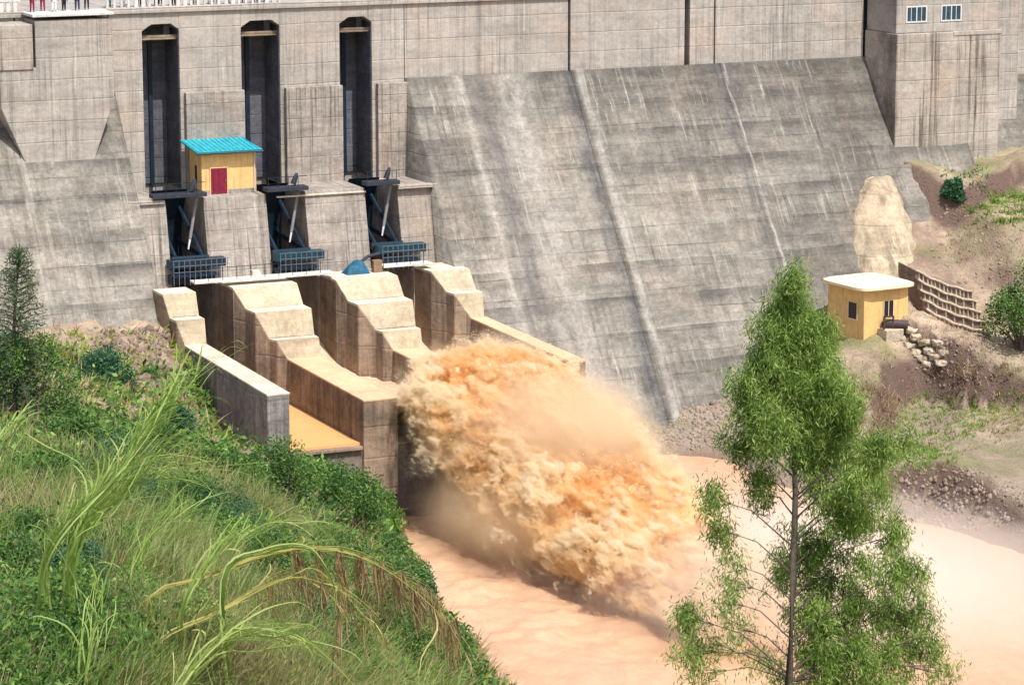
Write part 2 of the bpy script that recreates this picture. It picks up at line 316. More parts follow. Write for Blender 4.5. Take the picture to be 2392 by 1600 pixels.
right_pts = [(-6,-17.6,10.6),(1.2,-17.6,10.9),(10.7,-17.2,11.6),(18,-15.4,13.9),(22,-13.5,16.6),(25.7,-11,20),(29.7,-7.6,25.0),(33,-6.6,25.9),(36,-6.6,26.0),(40,-6.4,26.4),(46.3,-5.2,28.0),(55,-2,30.5),
    (3,-21.7,8.4),(5.6,-26.5,8.4),(5,-31,8.4),(8.7,-45.6,8.4),(9.4,-47.2,8.4),(10.5,-51,8.4),(10.5,-58,8.4),(9,-75,8.4),(6,-100,8.4),(4,-140,8.4),(0,-200,8.4),
    (21,-19,16.0),(26,-19,16.7),(20,-22,15.3),(33,-12,20.8),(37.3,-12,24.2),(35.6,-18,18.0),(31,-18,17.0),(29,-24,15.2),(16.6,-20,14.2),(12.9,-20,11.4),(23.2,-25,13.6),(22.5,-35,12.6),(29,-37,13.4),(17.5,-38,12.2),
    (15,-46,10.4),(22,-47,11.6),(13,-52,9.5),(17,-58,9.6),(28,-60,12),(45,-40,20),(50,-20,28),(60,-60,30),(80,-20,48),(80,-100,50),(45,-120,30),(30,-160,24)]
bed = [(-8,-33,5),(-8,-50,5),(-10,-70,5),(-16,-100,5),(-20,-140,5),(-24,-200,5),(-15,-40,5.2)]
def tps(pts):
    P = np.array(pts); xy = P[:, :2]; n = len(P); d = np.linalg.norm(xy[:, None]-xy[None], axis=2); K = np.where(d > 0, d*d*np.log(d+1e-9), 0)+np.eye(n)*6
    A = np.zeros((n+3, n+3)); A[:n, :n] = K; Q = np.c_[np.ones(n), xy]; A[:n, n:] = Q; A[n:, :n] = Q.T
    s = np.linalg.solve(A, np.r_[P[:, 2], 0, 0, 0]); return xy, s
TP = tps(left_pts+right_pts+bed)
def vnoise(x, y, seed=0, sc=1.):     # cheap value noise
    x = x*sc; y = y*sc; xi = np.floor(x).astype(np.int64); yi = np.floor(y).astype(np.int64); fx = x-xi; fy = y-yi
    h = lambda a, b: (np.sin(a*127.1+b*311.7+seed*74.7)*43758.5453) % 1
    u = fx*fx*(3-2*fx); v = fy*fy*(3-2*fy)
    return (h(xi, yi)*(1-u)+h(xi+1, yi)*u)*(1-v)+(h(xi, yi+1)*(1-u)+h(xi+1, yi+1)*u)*v-.5
def ground_z(x, y, rough=True):
    x = np.asarray(x, float); y = np.asarray(y, float); shp = x.shape; x = x.ravel(); y = y.ravel()
    xy, s = TP; z = np.empty(len(x))
    for i in range(0, len(x), 20000):
        a = x[i:i+20000]; b = y[i:i+20000]; d = np.hypot(a[:, None]-xy[:, 0], b[:, None]-xy[:, 1]); K = np.where(d > 0, d*d*np.log(d+1e-9), 0)
        z[i:i+20000] = K@s[:-3]+s[-3]+s[-2]*a+s[-1]*b
    # far field: plain valley sides
    shl = np.interp(-y, [0, 40, 100, 200, 400, 1500], [-24, -26, -39, -48, -60, -80]); shr = np.interp(-y, [0, 40, 100, 200, 400, 1500], [4, 8, 6, 0, -10, -20])
    far = np.where(x < shl, 8.4+(shl-x)*.55, np.where(x > shr, 8.4+(x-shr)*.5, 5.)); far = 75*np.tanh(far/75.)
    dx = np.maximum(np.maximum(-112-x, x-52), 0); dy = np.maximum(np.maximum(-235-y, y+2), 0); t = np.clip(np.hypot(dx, dy)/35., 0, 1); t = t*t*(3-2*t)
    z = z*(1-t)+far*t
    if rough:
        amp = np.clip((z-8.9)/1.5, 0, 1)
        z = z+amp*(vnoise(x, y, 1, .22)*1.1+vnoise(x, y, 2, .6)*.5+vnoise(x, y, 3, 1.7)*.22)
        for pts, hh in SCARPS:
            best = np.full(len(z), 1e9); sg = np.zeros(len(z))
            for (ax, ay), (bx_, by_) in zip(pts, pts[1:]):
                ex, ey = bx_-ax, by_-ay; L2 = ex*ex+ey*ey; q = np.clip(((x-ax)*ex+(y-ay)*ey)/L2, 0, 1); ddx = x-ax-q*ex; ddy = y-ay-q*ey; dd_ = np.hypot(ddx, ddy); side = np.sign(ex*ddy-ey*ddx); m_ = dd_ < best; best = np.where(m_, dd_, best); sg = np.where(m_, side, sg)
            sdist = best*sg+vnoise(x, y, 9, .8)*.9; z = z+hh*.5*np.tanh(sdist/.45)*np.exp(-(best/4.5)**2)*amp
        z = z+amp*(x > -5)*(vnoise(x, y, 14, .35)*.8+vnoise(x, y, 15, 2.3)*.2)
        # dark eroded scarps on the right bank
        cut = np.exp(-((x-20.5-.25*(y+30))**2)/6.)*np.exp(-((y+31)**2)/10.)
        z = z-1.1*cut
    # behind the dam's upstream side keep the bed low inside the valley, high at its sides
    up = np.clip((y-1)/4, 0, 1); zb = np.where((x > -75) & (x < 90), 26., np.maximum(z, 38)); zb = np.where(x < -60, np.maximum(26, 26+(-60-x)*.9), zb); zb = np.where(x > 60, np.maximum(zb, 26+(x-60)*.6), zb)
    z = z*(1-up)+np.minimum(zb, 95)*up
    # under the spillway block
    blk = (x > -32.3) & (x < -8.8) & (y > -30) & (y < 2); z = np.where(blk, np.minimum(z, 7.), z)
    return z.reshape(shp)
SCARPS = [([tuple(at_z(a, b, 11.6)[:2]) for a, b in ((2060, 1072), (2180, 1085), (2290, 1115), (2420, 1165))], 3.0),
    ([tuple(at_z(a, b, 13.6)[:2]) for a, b in ((2035, 965), (2075, 890), (2150, 872), (2215, 885))], 2.8),
    ([tuple(at_z(a, b, 20.5)[:2]) for a, b in ((2140, 575), (2240, 582), (2340, 570))], 2.0),
    ([tuple(at_z(a, b, 15.)[:2]) for a, b in ((2195, 830), (2290, 850), (2400, 870))], 1.6),
    ([tuple(at_z(a, b, 17.)[:2]) for a, b in ((180, 870), (280, 850), (400, 860))], .7)]
gx = np.unique(np.r_[np.linspace(-1500, -130, 24), np.arange(-130, 62, .6), np.linspace(62, 1500, 26)])
gy = np.unique(np.r_[np.linspace(-1600, -240, 24), np.arange(-240, 8, .6), np.linspace(8, 2500, 24)])
GX, GY = np.meshgrid(gx, gy); GZ = ground_z(GX, GY)
ny, nx = GX.shape; idx = np.arange(nx*ny).reshape(ny, nx)
F = np.stack([idx[:-1, :-1].ravel(), idx[:-1, 1:].ravel(), idx[1:, 1:].ravel(), idx[1:, :-1].ravel()], 1)
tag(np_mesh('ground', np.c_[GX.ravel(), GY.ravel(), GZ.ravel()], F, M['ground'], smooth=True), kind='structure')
rx = np.arange(-70, 45, .35); ry = np.r_[np.arange(-260, -110, 1.2), np.arange(-110, -17, .35)]; RX, RY = np.meshgrid(rx, ry)
turb = np.exp(-(((RX+15)/16)**2+((RY+52)/22)**2))
RZ = WL+(vnoise(RX, RY, 5, .35)*.5+vnoise(RX, RY, 6, .9)*.3+vnoise(RX, RY*.8, 7, 2.)*.14)*(.2+turb*1.3)
ny, nx = RX.shape; idx = np.arange(nx*ny).reshape(ny, nx); F = np.stack([idx[:-1, :-1].ravel(), idx[:-1, 1:].ravel(), idx[1:, 1:].ravel(), idx[1:, :-1].ravel()], 1)
tag(np_mesh('river_water', np.c_[RX.ravel(), RY.ravel(), RZ.ravel()], F, M['river'], smooth=True), kind='structure')
tag(MB().box(-200, 220, 9, 1400, 37.6, 38.2).build('reservoir_water', M['lake']), kind='structure')

def gfast(x, y):
    x = np.asarray(x, float); y = np.asarray(y, float); ix = np.clip(np.searchsorted(gx, x)-1, 0, len(gx)-2); iy = np.clip(np.searchsorted(gy, y)-1, 0, len(gy)-2)
    u = np.clip((x-gx[ix])/(gx[ix+1]-gx[ix]), 0, 1); v = np.clip((y-gy[iy])/(gy[iy+1]-gy[iy]), 0, 1)
    return (GZ[iy, ix]*(1-u)+GZ[iy, ix+1]*u)*(1-v)+(GZ[iy+1, ix]*(1-u)+GZ[iy+1, ix+1]*u)*v
def ray_ground(px, py, d0=120, d1=260, n=560):
    ds = np.linspace(d0, d1, n); P = CAMP[None]+ray(px, py)[None]/6900.*ds[:, None]; g = gfast(P[:, 0], P[:, 1]); k = np.where(P[:, 2] < g)[0]
    return P[k[0]] if len(k) else P[-1]
# ------------------------------------------------------------------ the dam
CR = 42.0
dam = thing('concrete_dam', 'large streaked grey concrete dam with sloping downstream face and three spillway bays', 'dam', (0, 0, 0))
SL = [(-30.75, -27.83), (-22.85, -19.72), (-14.77, -12.08)]
def wall(x0, x1, y0=0., z0=27.0, z1=CR-.45, nm='upper_wall', mat='upper', bev=.05):
    return MB().box(x0, x1, y0, 3.6, z0, z1).build(nm, M[mat], dam, bev)
wall(-75, -40.62, 0); wall(-40.5, -33.46, -.05); wall(-33.35, -30.75, 0)
for (a, b), (c, d) in zip(SL, SL[1:]+[(-9.34, 0)]):
    wall(b, c, 0)
    MB().box(b+.3, c+.22 if c > -10 else c+.05, -.5, -.02, 27.9, 35.45).build('upper_wall', M['pier'], dam, .05)
for a, b in SL:      # lintel with clipped arch corners over each slot
    MB().prism_y([(a, 40.2), (a+.75, 40.68), (b-.62, 40.7), (b, 40.25), (b, CR-.45), (a, CR-.45)], .02, 3.6).build('arch_lintel', M['upper'], dam)
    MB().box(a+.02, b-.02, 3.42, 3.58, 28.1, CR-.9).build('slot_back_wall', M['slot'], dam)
    MB().box(b-.035, b-.004, .25, 3.4, 28.05, 40.2).build('slot_shade_sheet', M['slot'], dam)  # thin sheet added over the inner wall, its dark colour paints the shade
    MB().box(a+.01, b-.01, .5, 1.3, 39.45, 39.8).build('slot_beam', M['ochre'], dam, .03)
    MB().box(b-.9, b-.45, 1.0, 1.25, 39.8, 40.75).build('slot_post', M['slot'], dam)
    MB().box(a+1.45, a+1.75, 3.2, 3.58, 28, 39.4).build('guide_rail', M['steel'], dam)
xs = [(-9.3, 4.95, 0.0), (5.12, 15.5, -.10), (16.0, 18.25, -.06), (18.42, 32.6, .04)]
for a, b, y in xs: wall(a, b, y, 34.5)
wall(46.5, 54.5, 0., 24); wall(54.7, 150, .1, 24)
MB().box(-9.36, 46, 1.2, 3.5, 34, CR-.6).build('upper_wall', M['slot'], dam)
MB().box(-75, 150, 3.63, 9.2, 20, CR-.5).build('dam_body', M['upper'], dam)
MB().box(-75, 150, -.22, 9.4, CR-.45, CR).build('crest_slab', M['upper'], dam, .04)
# downstream face 0.7 : 1
def face(x0, x1, off=0., nm='downstream_face', zt=35.75, zb=3.):
    yb = -(zt-zb)*.7
    n = max(3, int((x1-x0)/.3)); m = 70
    U, T = np.meshgrid(np.linspace(x0, x1, n), np.linspace(0, 1, m)); Zs = zt-(zt-zb)*T; Ys = yb*T-off
    dsp = vnoise(U, Zs, 21, .5)*.10+vnoise(U*.5, Zs, 22, 1.4)*.07+np.where((Zs % 1.5) < .42, .05, 0)
    Ys = Ys-dsp; V = np.c_[U.ravel(), Ys.ravel(), Zs.ravel()]; i = np.arange(n*m).reshape(m, n)
    F = np.stack([i[:-1, :-1].ravel(), i[1:, :-1].ravel(), i[1:, 1:].ravel(), i[:-1, 1:].ravel()], 1)
    # side, top and bottom skirts so that each block is solid
    vb = V[i[:, 0]].copy(); vb[:, 1] = 1.1; ve = V[i[:, -1]].copy(); ve[:, 1] = 1.1; nb = len(V); V2 = np.r_[V, vb, ve]
    k = np.arange(m-1); F2 = np.r_[F, np.stack([i[:-1, 0], nb+k, nb+k+1, i[1:, 0]], 1), np.stack([i[:-1, -1], i[1:, -1], nb+m+k+1, nb+m+k], 1)]
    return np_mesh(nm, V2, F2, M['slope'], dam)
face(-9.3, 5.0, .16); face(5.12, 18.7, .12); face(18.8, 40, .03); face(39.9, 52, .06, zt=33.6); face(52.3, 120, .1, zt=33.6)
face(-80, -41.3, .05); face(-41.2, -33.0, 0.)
face(5.25, 6.3, .30, 'joint_rib', zt=35.6)
face(18.95, 19.35, .20, 'joint_rib', zt=35.6)
face(-41.4, -41.1, .16, 'joint_rib', zt=33)
# corbelled buttress on the left
MB().loft([[(-39.9, y, CR-.46), (-34.0, y, CR-.46), (-34.0, y, 35.6), (-35.9, y, 30.4), (-40.6, y, 30.4), (-42.6, y, 35.2), (-42.6, y, 38), (-39.9, y, 38.1)] for y in (-3.2, .0)]).build('buttress', M['upper'], dam, .05)
MB().box(-40.1, -33.9, -3.4, -.23, CR-.2, CR+.02).build('crest_slab', M['whitec'], dam, .04)
MB().box(-42.7, -40.1, -3.3, -.1, 38, CR-.7).build('buttress', M['bastion'], dam, .05)
# right bastion with two windows
bx0, bx1, by = 32.75, 43.0, -5.1
MB().box(bx0+.0, bx1, by, 0., 26.5, 38.0).build('buttress', M['bastion'], dam, .05)
MB().box(bx0+.15, bx1-.05, by+.45, 0., 38.02, 46).build('buttress', M['upper'], dam, .05)
MB().box(bx0+5.5, bx1+.05, by-.06, by+.4, 37.7, 38.05).build('ledge', M['upper'], dam, .03)
MB().box(43.0, 46.5, -2.6, 0, 27, 46).build('buttress', M['upper'], dam, .05)
for wx0, wx1 in ((33.95, 35.75), (37.35, 39.15)):
    wy = by+.45; f = MB(); z0, z1 = 39.0, 40.15
    f.box(wx0-.12, wx0, wy-.06, wy+.05, z0-.12, z1+.12).box(wx1, wx1+.12, wy-.06, wy+.05, z0-.12, z1+.12).box(wx0, wx1, wy-.06, wy+.05, z0-.12, z0).box(wx0, wx1, wy-.06, wy+.05, z1, z1+.12)
    f.box((wx0+wx1)/2-.05, (wx0+wx1)/2+.05, wy-.06, wy+.03, z0, z1)
    wf = f.build('window', M['frame'], dam); MB().box(wx0, wx1, wy-.02, wy+.02, z0, z1).build('pane', M['glass'], wf)
    MB().box(wx0+.35, wx0+.40, wy-.05, wy-.02, z0, z1).build('mullion', M['frame'], wf)
    MB().box(wx1-.45, wx1-.40, wy-.05, wy-.02, z0, z1).build('mullion', M['frame'], wf)
# gate piers (battered fronts) and the spillway block
PIERS = [(-33.3, -30.85), (-27.85, -22.85), (-19.72, -14.78), (-12.1, -9.25)]
for i, (a, b) in enumerate(PIERS):
    prof = [(-5.0, 28.0), (-6.3, 21.9), (-11.6, 21.9), (-11.6, 13.0), (3.5, 13.0), (3.5, 28.0)]
    if i == 3: prof = [(-5.0, 28.0), (-6.3, 21.9), (-8.3, 21.9), (-8.3, 13.0), (3.5, 13.0), (3.5, 28.0)]
    if i == 0: MB().prism_x([(-5.2, 28.0), (-6.6, 21.0), (-11.6, 21.0), (-11.6, 12), (3.5, 12), (3.5, 28.0)], a, b).build('gate_pier', M['pier'], dam, .06)
    else: MB().prism_x(prof, a, b).build('gate_pier', M['pier'], dam, .06)
MB().box(-33.8, -31.0, -5.5, -4.9, 27.8, 28.08).build('ledge', M['upper'], dam, .04)
MB().box(-22.0, -14.75, -5.25, -4.95, 27.66, 27.78).build('ledge', M['walltop'], dam, .03)
MB().box(-12.2, -8.9, -5.6, -4.9, 27.8, 28.08).build('ledge', M['upper'], dam, .04)
# sill and chute floors
for i, (a, b, a2, b2) in enumerate([(-30.85, -27.85, -30.9, -25.4), (-22.85, -19.72, -22.85, -17.1), (-14.78, -12.1, -14.8, -9.6)]):
    ys = [2.5, -1, -4, -8, -11.5, -15.5, -31.0]; zs = [19.2, 19.2, 18.3, 16.3, 15.0, 14.15, 14.1]; m = MB(); rings = []
    for y, z in zip(ys, zs):
        t = min(1, max(0, (-8-y)/7.5)); xl = a+(a2-a)*t; xr = b+(b2-b)*t; rings.append([(xl, y, z), (xr, y, z), (xr, y, 13.97), (xl, y, 13.97)])
    m.loft(rings).build('chute_floor', M['ochre'], dam)
MB().box(-33.0, -8.6, -30.94, 3, 5, 13.95).build('spillway_block', M['lip'], dam, .05)
MB().box(-30.8, -25.45, -31.25, -30.96, 13.9, 14.12).build('chute_lip', M['ochre'], dam, .04)
for a, b in ((-30.9, -25.4),): pass
# divider walls: three level treads joined by sloping risers, narrowing downstream
def divider(tops, xl, xr, mat, zb=12.0, nm='divider_wall', capmat=None, label=None):
    # tops: (y, z) from upstream to downstream; xl/xr per point
    n = len(tops); rings = []
    for (y, z), l, r_ in zip(tops, xl, xr): rings.append([(l, y, z), (r_, y, z), (r_, y, zb), (l, y, zb)])
    o = MB().loft(rings).build(nm, M[mat], dam, .10)
    if label: o['label'] = label
    if capmat is not None:
        k = capmat; cp = MB(); rr = [[(l-.015, y-(.02 if i == n-1 else 0), z+.012), (r_+.015, y-(.02 if i == n-1 else 0), z+.012), (r_+.015, y-(.02 if i == n-1 else 0), z-.22), (l-.015, y-(.02 if i == n-1 else 0), z-.22)] for i, ((y, z), l, r_) in enumerate(zip(tops, xl, xr)) if i >= k]
        cp.loft(rr).build('coping', M['walltop'] if mat == 'grey' else M['ochre2'], o)
    return o
M['ochre2'] = concrete('mud_washed_wall_top', (.74, .50, .31), (.68, .45, .28), (.45, .29, .19), streak=.1, lift=9, lift_amt=.1, down=(2, 1, 1), warm=.3, panels=.04, stain_amt=.15, mot=0.35)
Ptop = [(-9.0, 22.15), (-11.55, 22.15), (-12.75, 20.78), (-14.45, 20.75), (-14.75, 18.9) , (-15.9, 18.85), (-16.0, 17.5), (-31.2, 17.35)]
# upper, lit stepped blocks and lower channel walls share a side; the step blocks get the tan concrete
def stepped(name, prof, xl, xr, bot, label):
    n = len(prof); rings = [[(l, y, z), (r_, y, z), (r_, y, bot), (l, y, bot)] for (y, z), l, r_ in zip(prof, xl, xr)]
    o = MB().loft(rings).build(name, M['ochre'], dam, .12); o['label'] = label
    for k in range(n-1):       # treads paler than the tan risers: sun on level tops put into colour
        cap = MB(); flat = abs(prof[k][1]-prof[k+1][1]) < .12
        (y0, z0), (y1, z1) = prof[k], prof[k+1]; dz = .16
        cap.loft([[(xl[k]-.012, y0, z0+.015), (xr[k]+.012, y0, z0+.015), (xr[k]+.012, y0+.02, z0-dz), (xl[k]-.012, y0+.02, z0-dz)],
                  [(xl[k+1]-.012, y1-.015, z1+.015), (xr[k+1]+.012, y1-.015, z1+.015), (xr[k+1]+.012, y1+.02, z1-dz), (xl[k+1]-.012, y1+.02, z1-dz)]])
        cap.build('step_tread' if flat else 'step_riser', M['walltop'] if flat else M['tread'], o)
    return o
P2 = [(-8.0, 22.15), (-11.5, 22.15), (-12.75, 20.75), (-14.45, 20.75), (-15.0, 18.85), (-15.95, 18.85), (-16.3, 17.5)]
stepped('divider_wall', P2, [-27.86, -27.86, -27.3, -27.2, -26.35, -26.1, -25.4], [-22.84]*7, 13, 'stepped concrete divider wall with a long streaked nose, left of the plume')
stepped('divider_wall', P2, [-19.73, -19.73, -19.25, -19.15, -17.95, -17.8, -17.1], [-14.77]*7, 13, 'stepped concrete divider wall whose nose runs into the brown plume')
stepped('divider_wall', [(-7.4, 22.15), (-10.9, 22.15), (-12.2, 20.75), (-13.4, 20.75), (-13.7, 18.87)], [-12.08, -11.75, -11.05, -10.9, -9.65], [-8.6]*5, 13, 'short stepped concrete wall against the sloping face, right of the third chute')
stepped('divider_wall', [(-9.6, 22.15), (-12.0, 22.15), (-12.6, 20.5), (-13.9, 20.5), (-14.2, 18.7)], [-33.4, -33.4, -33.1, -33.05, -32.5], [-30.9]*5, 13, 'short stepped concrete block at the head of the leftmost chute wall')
def nose(x0, x1, y0, y1, z0, z1, zb, side, cap, taper=None):
    o = MB().loft([[(x0, y0, z0), (x1, y0, z0), (x1, y0, zb), (x0, y0, zb)], [(x0, y1, z1), (x1, y1, z1), (x1, y1, zb), (x0, y1, zb)]]).build('chute_wall', M[side], dam, .08)
    MB().loft([[(x0-.02, y0+.01, z0+.02), (x1+.02, y0+.01, z0+.02), (x1+.02, y0+.01, z0-.12), (x0-.02, y0+.01, z0-.12)], [(x0-.02, y1-.02, z1+.02), (x1+.02, y1-.02, z1+.02), (x1+.02, y1-.02, z1-.12), (x0-.02, y1-.02, z1-.12)]]).build('coping', M[cap], o, .03)
    return o
nose(-25.4, -22.85, -16.25, -31.2, 17.5, 17.35, 10.5, 'ochre', 'ochre2')
MB().loft([[(-25.4, -31.2, 13.9), (-22.85, -31.2, 13.9), (-22.85, -30.9, 13.9), (-25.4, -30.9, 13.9)], [(-24.75, -31.15, 11.2), (-23.4, -31.15, 11.2), (-23.4, -30.9, 11.2), (-24.75, -30.9, 11.2)]]).build('corbel', M['ochre'], dam, .04)
nose(-17.1, -14.77, -16.25, -31.2, 17.5, 17.35, 10.5, 'ochre', 'ochre2')
nose(-9.65, -8.4, -13.65, -31.0, 18.87, 18.7, 10.5, 'ochre', 'ochre2')
nose(-32.5, -30.9, -14.15, -31.6, 18.7, 18.45, 10.5, 'grey', 'walltop')
# standing water in the first chute, fast sheets in the other two
tag(MB().box(-30.88, -25.42, -30.6, -13.5, 14.0, 14.28).build('chute_pool_water', M['pool']), kind='structure')
def chute_water(x0, x1, k, seed):
    ys = np.arange(0, -31.6, -.25); xs = np.linspace(x0, x1, 26); XX, YY = np.meshgrid(xs, ys); u = (XX-x0)/(x1-x0)
    base = np.interp(-YY, [0, 2, 6, 12, 16, 22, 27, 31.6], [19.9, 19.6, 17.7, 15.6, 15.1, 14.9, 15.3, 16.6])
    pile = np.interp(-YY, [0, 11, 15, 19, 25, 31.6], [0, .1, 1.1, 1.9, 1.6, .6])*np.clip(1-u*1.35, 0, 1)**1.0
    tt = np.clip((-8-YY)/7.5, 0, 1); XX = np.where(tt < 1, x0+(x1-x0)*(u*(.56+.44*tt)), XX)
    ZZ = base+pile*k+(vnoise(XX, YY*.5, seed, .9)*.4+vnoise(XX, YY*.5, seed+1, 2.6)*.2+vnoise(XX*2, YY, seed+2, 4)*.1)*np.clip((-YY-6)/14, .2, 1)
    i = np.arange(XX.size).reshape(XX.shape); F = np.stack([i[:-1, :-1].ravel(), i[1:, :-1].ravel(), i[1:, 1:].ravel(), i[:-1, 1:].ravel()], 1)
    return tag(np_mesh('chute_water', np.c_[XX.ravel(), YY.ravel(), ZZ.ravel()], F, M['chutew'], smooth=True), kind='structure')
chute_water(-22.84, -17.12, .62, 31); chute_water(-14.76, -9.66, .8, 41)

# ------------------------------------------------------------------ gates, footbridges, platforms
GL = ['leftmost dark steel radial gate, in the bay beside the gatehouse', 'middle dark steel radial gate between the two broad piers', 'rightmost dark steel radial gate with a pale hoist cylinder showing']
HL = ['pale slanting hoist cylinder left of the yellow gatehouse pier', 'slanting hoist cylinder in the bay right of the gatehouse', 'pale slanting hoist cylinder in the rightmost bay']
for i, (a, b) in enumerate([(-30.85, -27.85), (-22.85, -19.72), (-14.78, -12.1)]):
    cx = (a+b)/2; g = thing('radial_gate', GL[i], 'spillway gate', (cx, -2, 19.2), 0, 'steel gates in the spillway bays')
    ty, tz, rad = -6.2, 23.6, 6.6; pts = []
    for k in range(15):
        th = R(-42+k*6.2); pts.append((ty+rad*math.cos(th), tz+rad*math.sin(th)))
    MB().prism_x(pts+[(y-.18*math.cos(R(-42+(14-k)*6.2)), z) for k, (y, z) in enumerate(reversed(pts))], a+.06, b-.06).build('skin_plate', M['steel'], g)
    for sx in (a+.45, b-.45):
        for th in (-28, 5, 30):
            MB().tube([(sx, ty, tz), (sx, ty+(rad-.2)*math.cos(R(th)), tz+(rad-.2)*math.sin(R(th)))], .16, 6).build('gate_arm', M['steel'], g)
    MB().tube([(a+.05, ty, tz), (b-.05, ty, tz)], .28, 10).build('trunnion_beam', M['steel'], g)
    cyl = thing('hoist_cylinder', HL[i], 'hydraulic cylinder', (b-.6, -5, 24), 0, 'hydraulic hoists of the gates')
    MB().tube([(b-.95, -4.6, 24.9), (b-.35, -4.6, 28.05)], .12, 10).build('barrel', M['pipe'], cyl)
    MB().tube([(b-1.1, -4.6, 24.1), (b-.95, -4.6, 24.9)], [.06, .09], 8).build('piston_rod', M['white'], cyl)
    MB().tube([(b-.9, -5.0, 28.6), (b-.72, -5.0, 29.1), (b-.58, -5.0, 29.45)], [.24, .2, .1], 8).build('cylinder_head', M['bridge'], cyl)
    fb = thing('footbridge', ['dark slab footbridge ending at the red door of the gatehouse', 'dark slab footbridge right of the yellow gatehouse', 'dark slab footbridge over the rightmost gate bay'][i], 'footbridge', (cx, -5, 28.2), 0, 'dark footbridges over the gate bays')
    MB().box(a-1.1 if i == 0 else a-.1, b+(.1 if i < 2 else .0), -5.7, -4.6, 28.2, 28.5).build('deck', M['bridge'], fb, .02)
    m = MB(); x = a-.9 if i == 0 else a
    while x < b: m.box(x-.02, x+.02, -5.66, -5.62, 28.5, 29.3); x += .8
    m.box(a-1 if i == 0 else a, b, -5.66, -5.62, 29.28, 29.32)
    m.build('handrail', M['steel'], fb)
    pf = thing('gate_platform', ['dark blue railed platform at the foot of the leftmost bay', 'dark blue railed platform in front of the middle bay', 'teal railed platform in front of the rightmost bay'][i], 'steel platform', (cx, -7, 22.4), 0, 'steel platforms at the gate trunnions')
    px0, px1 = [(-31.3, -26.9), (-22.9, -19.0), (-14.6, -10.6)][i]
    MB().box(px0, px1, -7.3, -6.4, 23.1, 23.75).build('box_girder', M['teal'] if i else M['steel'], pf, .03)
    MB().box(px0+.1, px1-.9, -8.2, -7.3, 22.6, 22.75).build('platform_deck', M['steel'], pf)
    MB().box(px0+.1, px1-.9, -7.35, -6.4, 21.95, 22.6).build('lower_girder', M['steel'], pf)
    m = MB(); x = px0
    while x < px1: m.box(x-.018, x+.018, -8.22, -8.18, 22.0, 23.9); x += .42
    for zz in (23.0, 23.45, 23.88): m.box(px0, px1, -8.22, -8.18, zz-.018, zz+.018)
    m.build('railing', M['rail'], pf)
for (x0, x1, y, lb) in ((-30.5, -19.5, -10.5, 'long white slab walkway crossing the heads of the two left chutes'), (-15.15, -11.1, -9.6, 'short white slab walkway over the rightmost chute')):
    wk = thing('slab_walkway', lb, 'walkway', ((x0+x1)/2, y, 22.4), 0, 'white walkways over the chutes')
    MB().box(x0, x1, y-.15, y+1.0, 22.47, 22.62).build('slab', M['whitec'], wk, .02)
    m = MB(); x = x0
    while x < x1: m.box(x-.018, x+.018, y-.1, y-.06, 22.62, 23.6); x += 1.1
    m.box(x0, x1, y-.1, y-.06, 23.57, 23.61); m.build('handrail', M['steel'], wk)
b0 = MB(); b0.loft([[(-25.2, -8.3, 22.15), (-24.4, -8.4, 22.15), (-24.4, -7.6, 22.15), (-25.2, -7.6, 22.15)], [(-25.1, -8.2, 22.75), (-24.55, -8.3, 22.7), (-24.5, -7.7, 22.75), (-25.2, -7.7, 22.8)]])
tag(b0.build('concrete_block', M['walltop'], None, .05), 'small white concrete block lying behind the long white walkway', 'concrete block')
# tarp-covered machine on the middle pier
tm = thing('covered_machine', 'machine under a blue tarpaulin on the pier top beside the short walkway', 'covered machine', (-17, -9.3, 22.15))
V = []; n = 18
for j in range(n):
    for i in range(n):
        u = i/(n-1); v = j/(n-1); h = .95*(1-abs(2*u-1)**3.)*(1-abs(2*v-1)**4)+.05; h *= .75+.25*u+.12*math.sin(9*u+4*v)
        V.append((-18.2+u*1.9, -9.9+v*1.3, 22.15+h))
F = [(j*n+i, j*n+i+1, (j+1)*n+i+1, (j+1)*n+i) for j in range(n-1) for i in range(n-1)]
MB().add(V, F).build('tarpaulin', M['tarp'], tm)
MB().tube([(-17.0, -9.3, 22.9), (-16.2, -9.1, 23.35), (-15.2, -9.0, 23.5)], .13, 8).build('boom', M['bridge'], tm)
MB().box(-15.95, -15.25, -9.7, -9.2, 22.15, 23.1).build('wooden_box', M['wood'], tm, .03)

# ------------------------------------------------------------------ gatehouse
gh = thing('gatehouse', 'small yellow gatehouse with turquoise roof and dark red door on the broad pier', 'hut', (-25.3, -2.2, 28.0))
MB().box(-27.45, -23.15, -3.6, -.7, 28.0, 31.35).build('wall', M['yellow'], gh, .03)
MB().loft([[(-28.0, -4.15, 31.2), (-22.75, -4.15, 31.2), (-22.75, -4.15, 31.34), (-28.0, -4.15, 31.34)], [(-28.1, -.55, 31.72), (-23.2, -.55, 31.72), (-23.2, -.55, 31.86), (-28.1, -.55, 31.86)]]).build('roof', M['turq'], gh, .02)
MB().box(-28.02, -22.73, -4.2, -4.15, 31.1, 31.3).build('roof_edge', M['turq_edge'], gh)
m = MB()
for q in range(14): m.loft([[(-27.9+q*.39-.02*q, -4.14, 31.34), (-27.84+q*.39-.02*q, -4.14, 31.34), (-27.84+q*.39-.02*q, -4.14, 31.39), (-27.9+q*.39-.02*q, -4.14, 31.39)], [(-28.0+q*.37, -.6, 31.85), (-27.94+q*.37, -.6, 31.85), (-27.94+q*.37, -.6, 31.9), (-28.0+q*.37, -.6, 31.9)]])
m.build('roof_ribs', M['turq'], gh)
d = MB().box(-26.75, -25.45, -3.66, -3.58, 28.02, 29.98).build('door', M['door'], gh, .01)
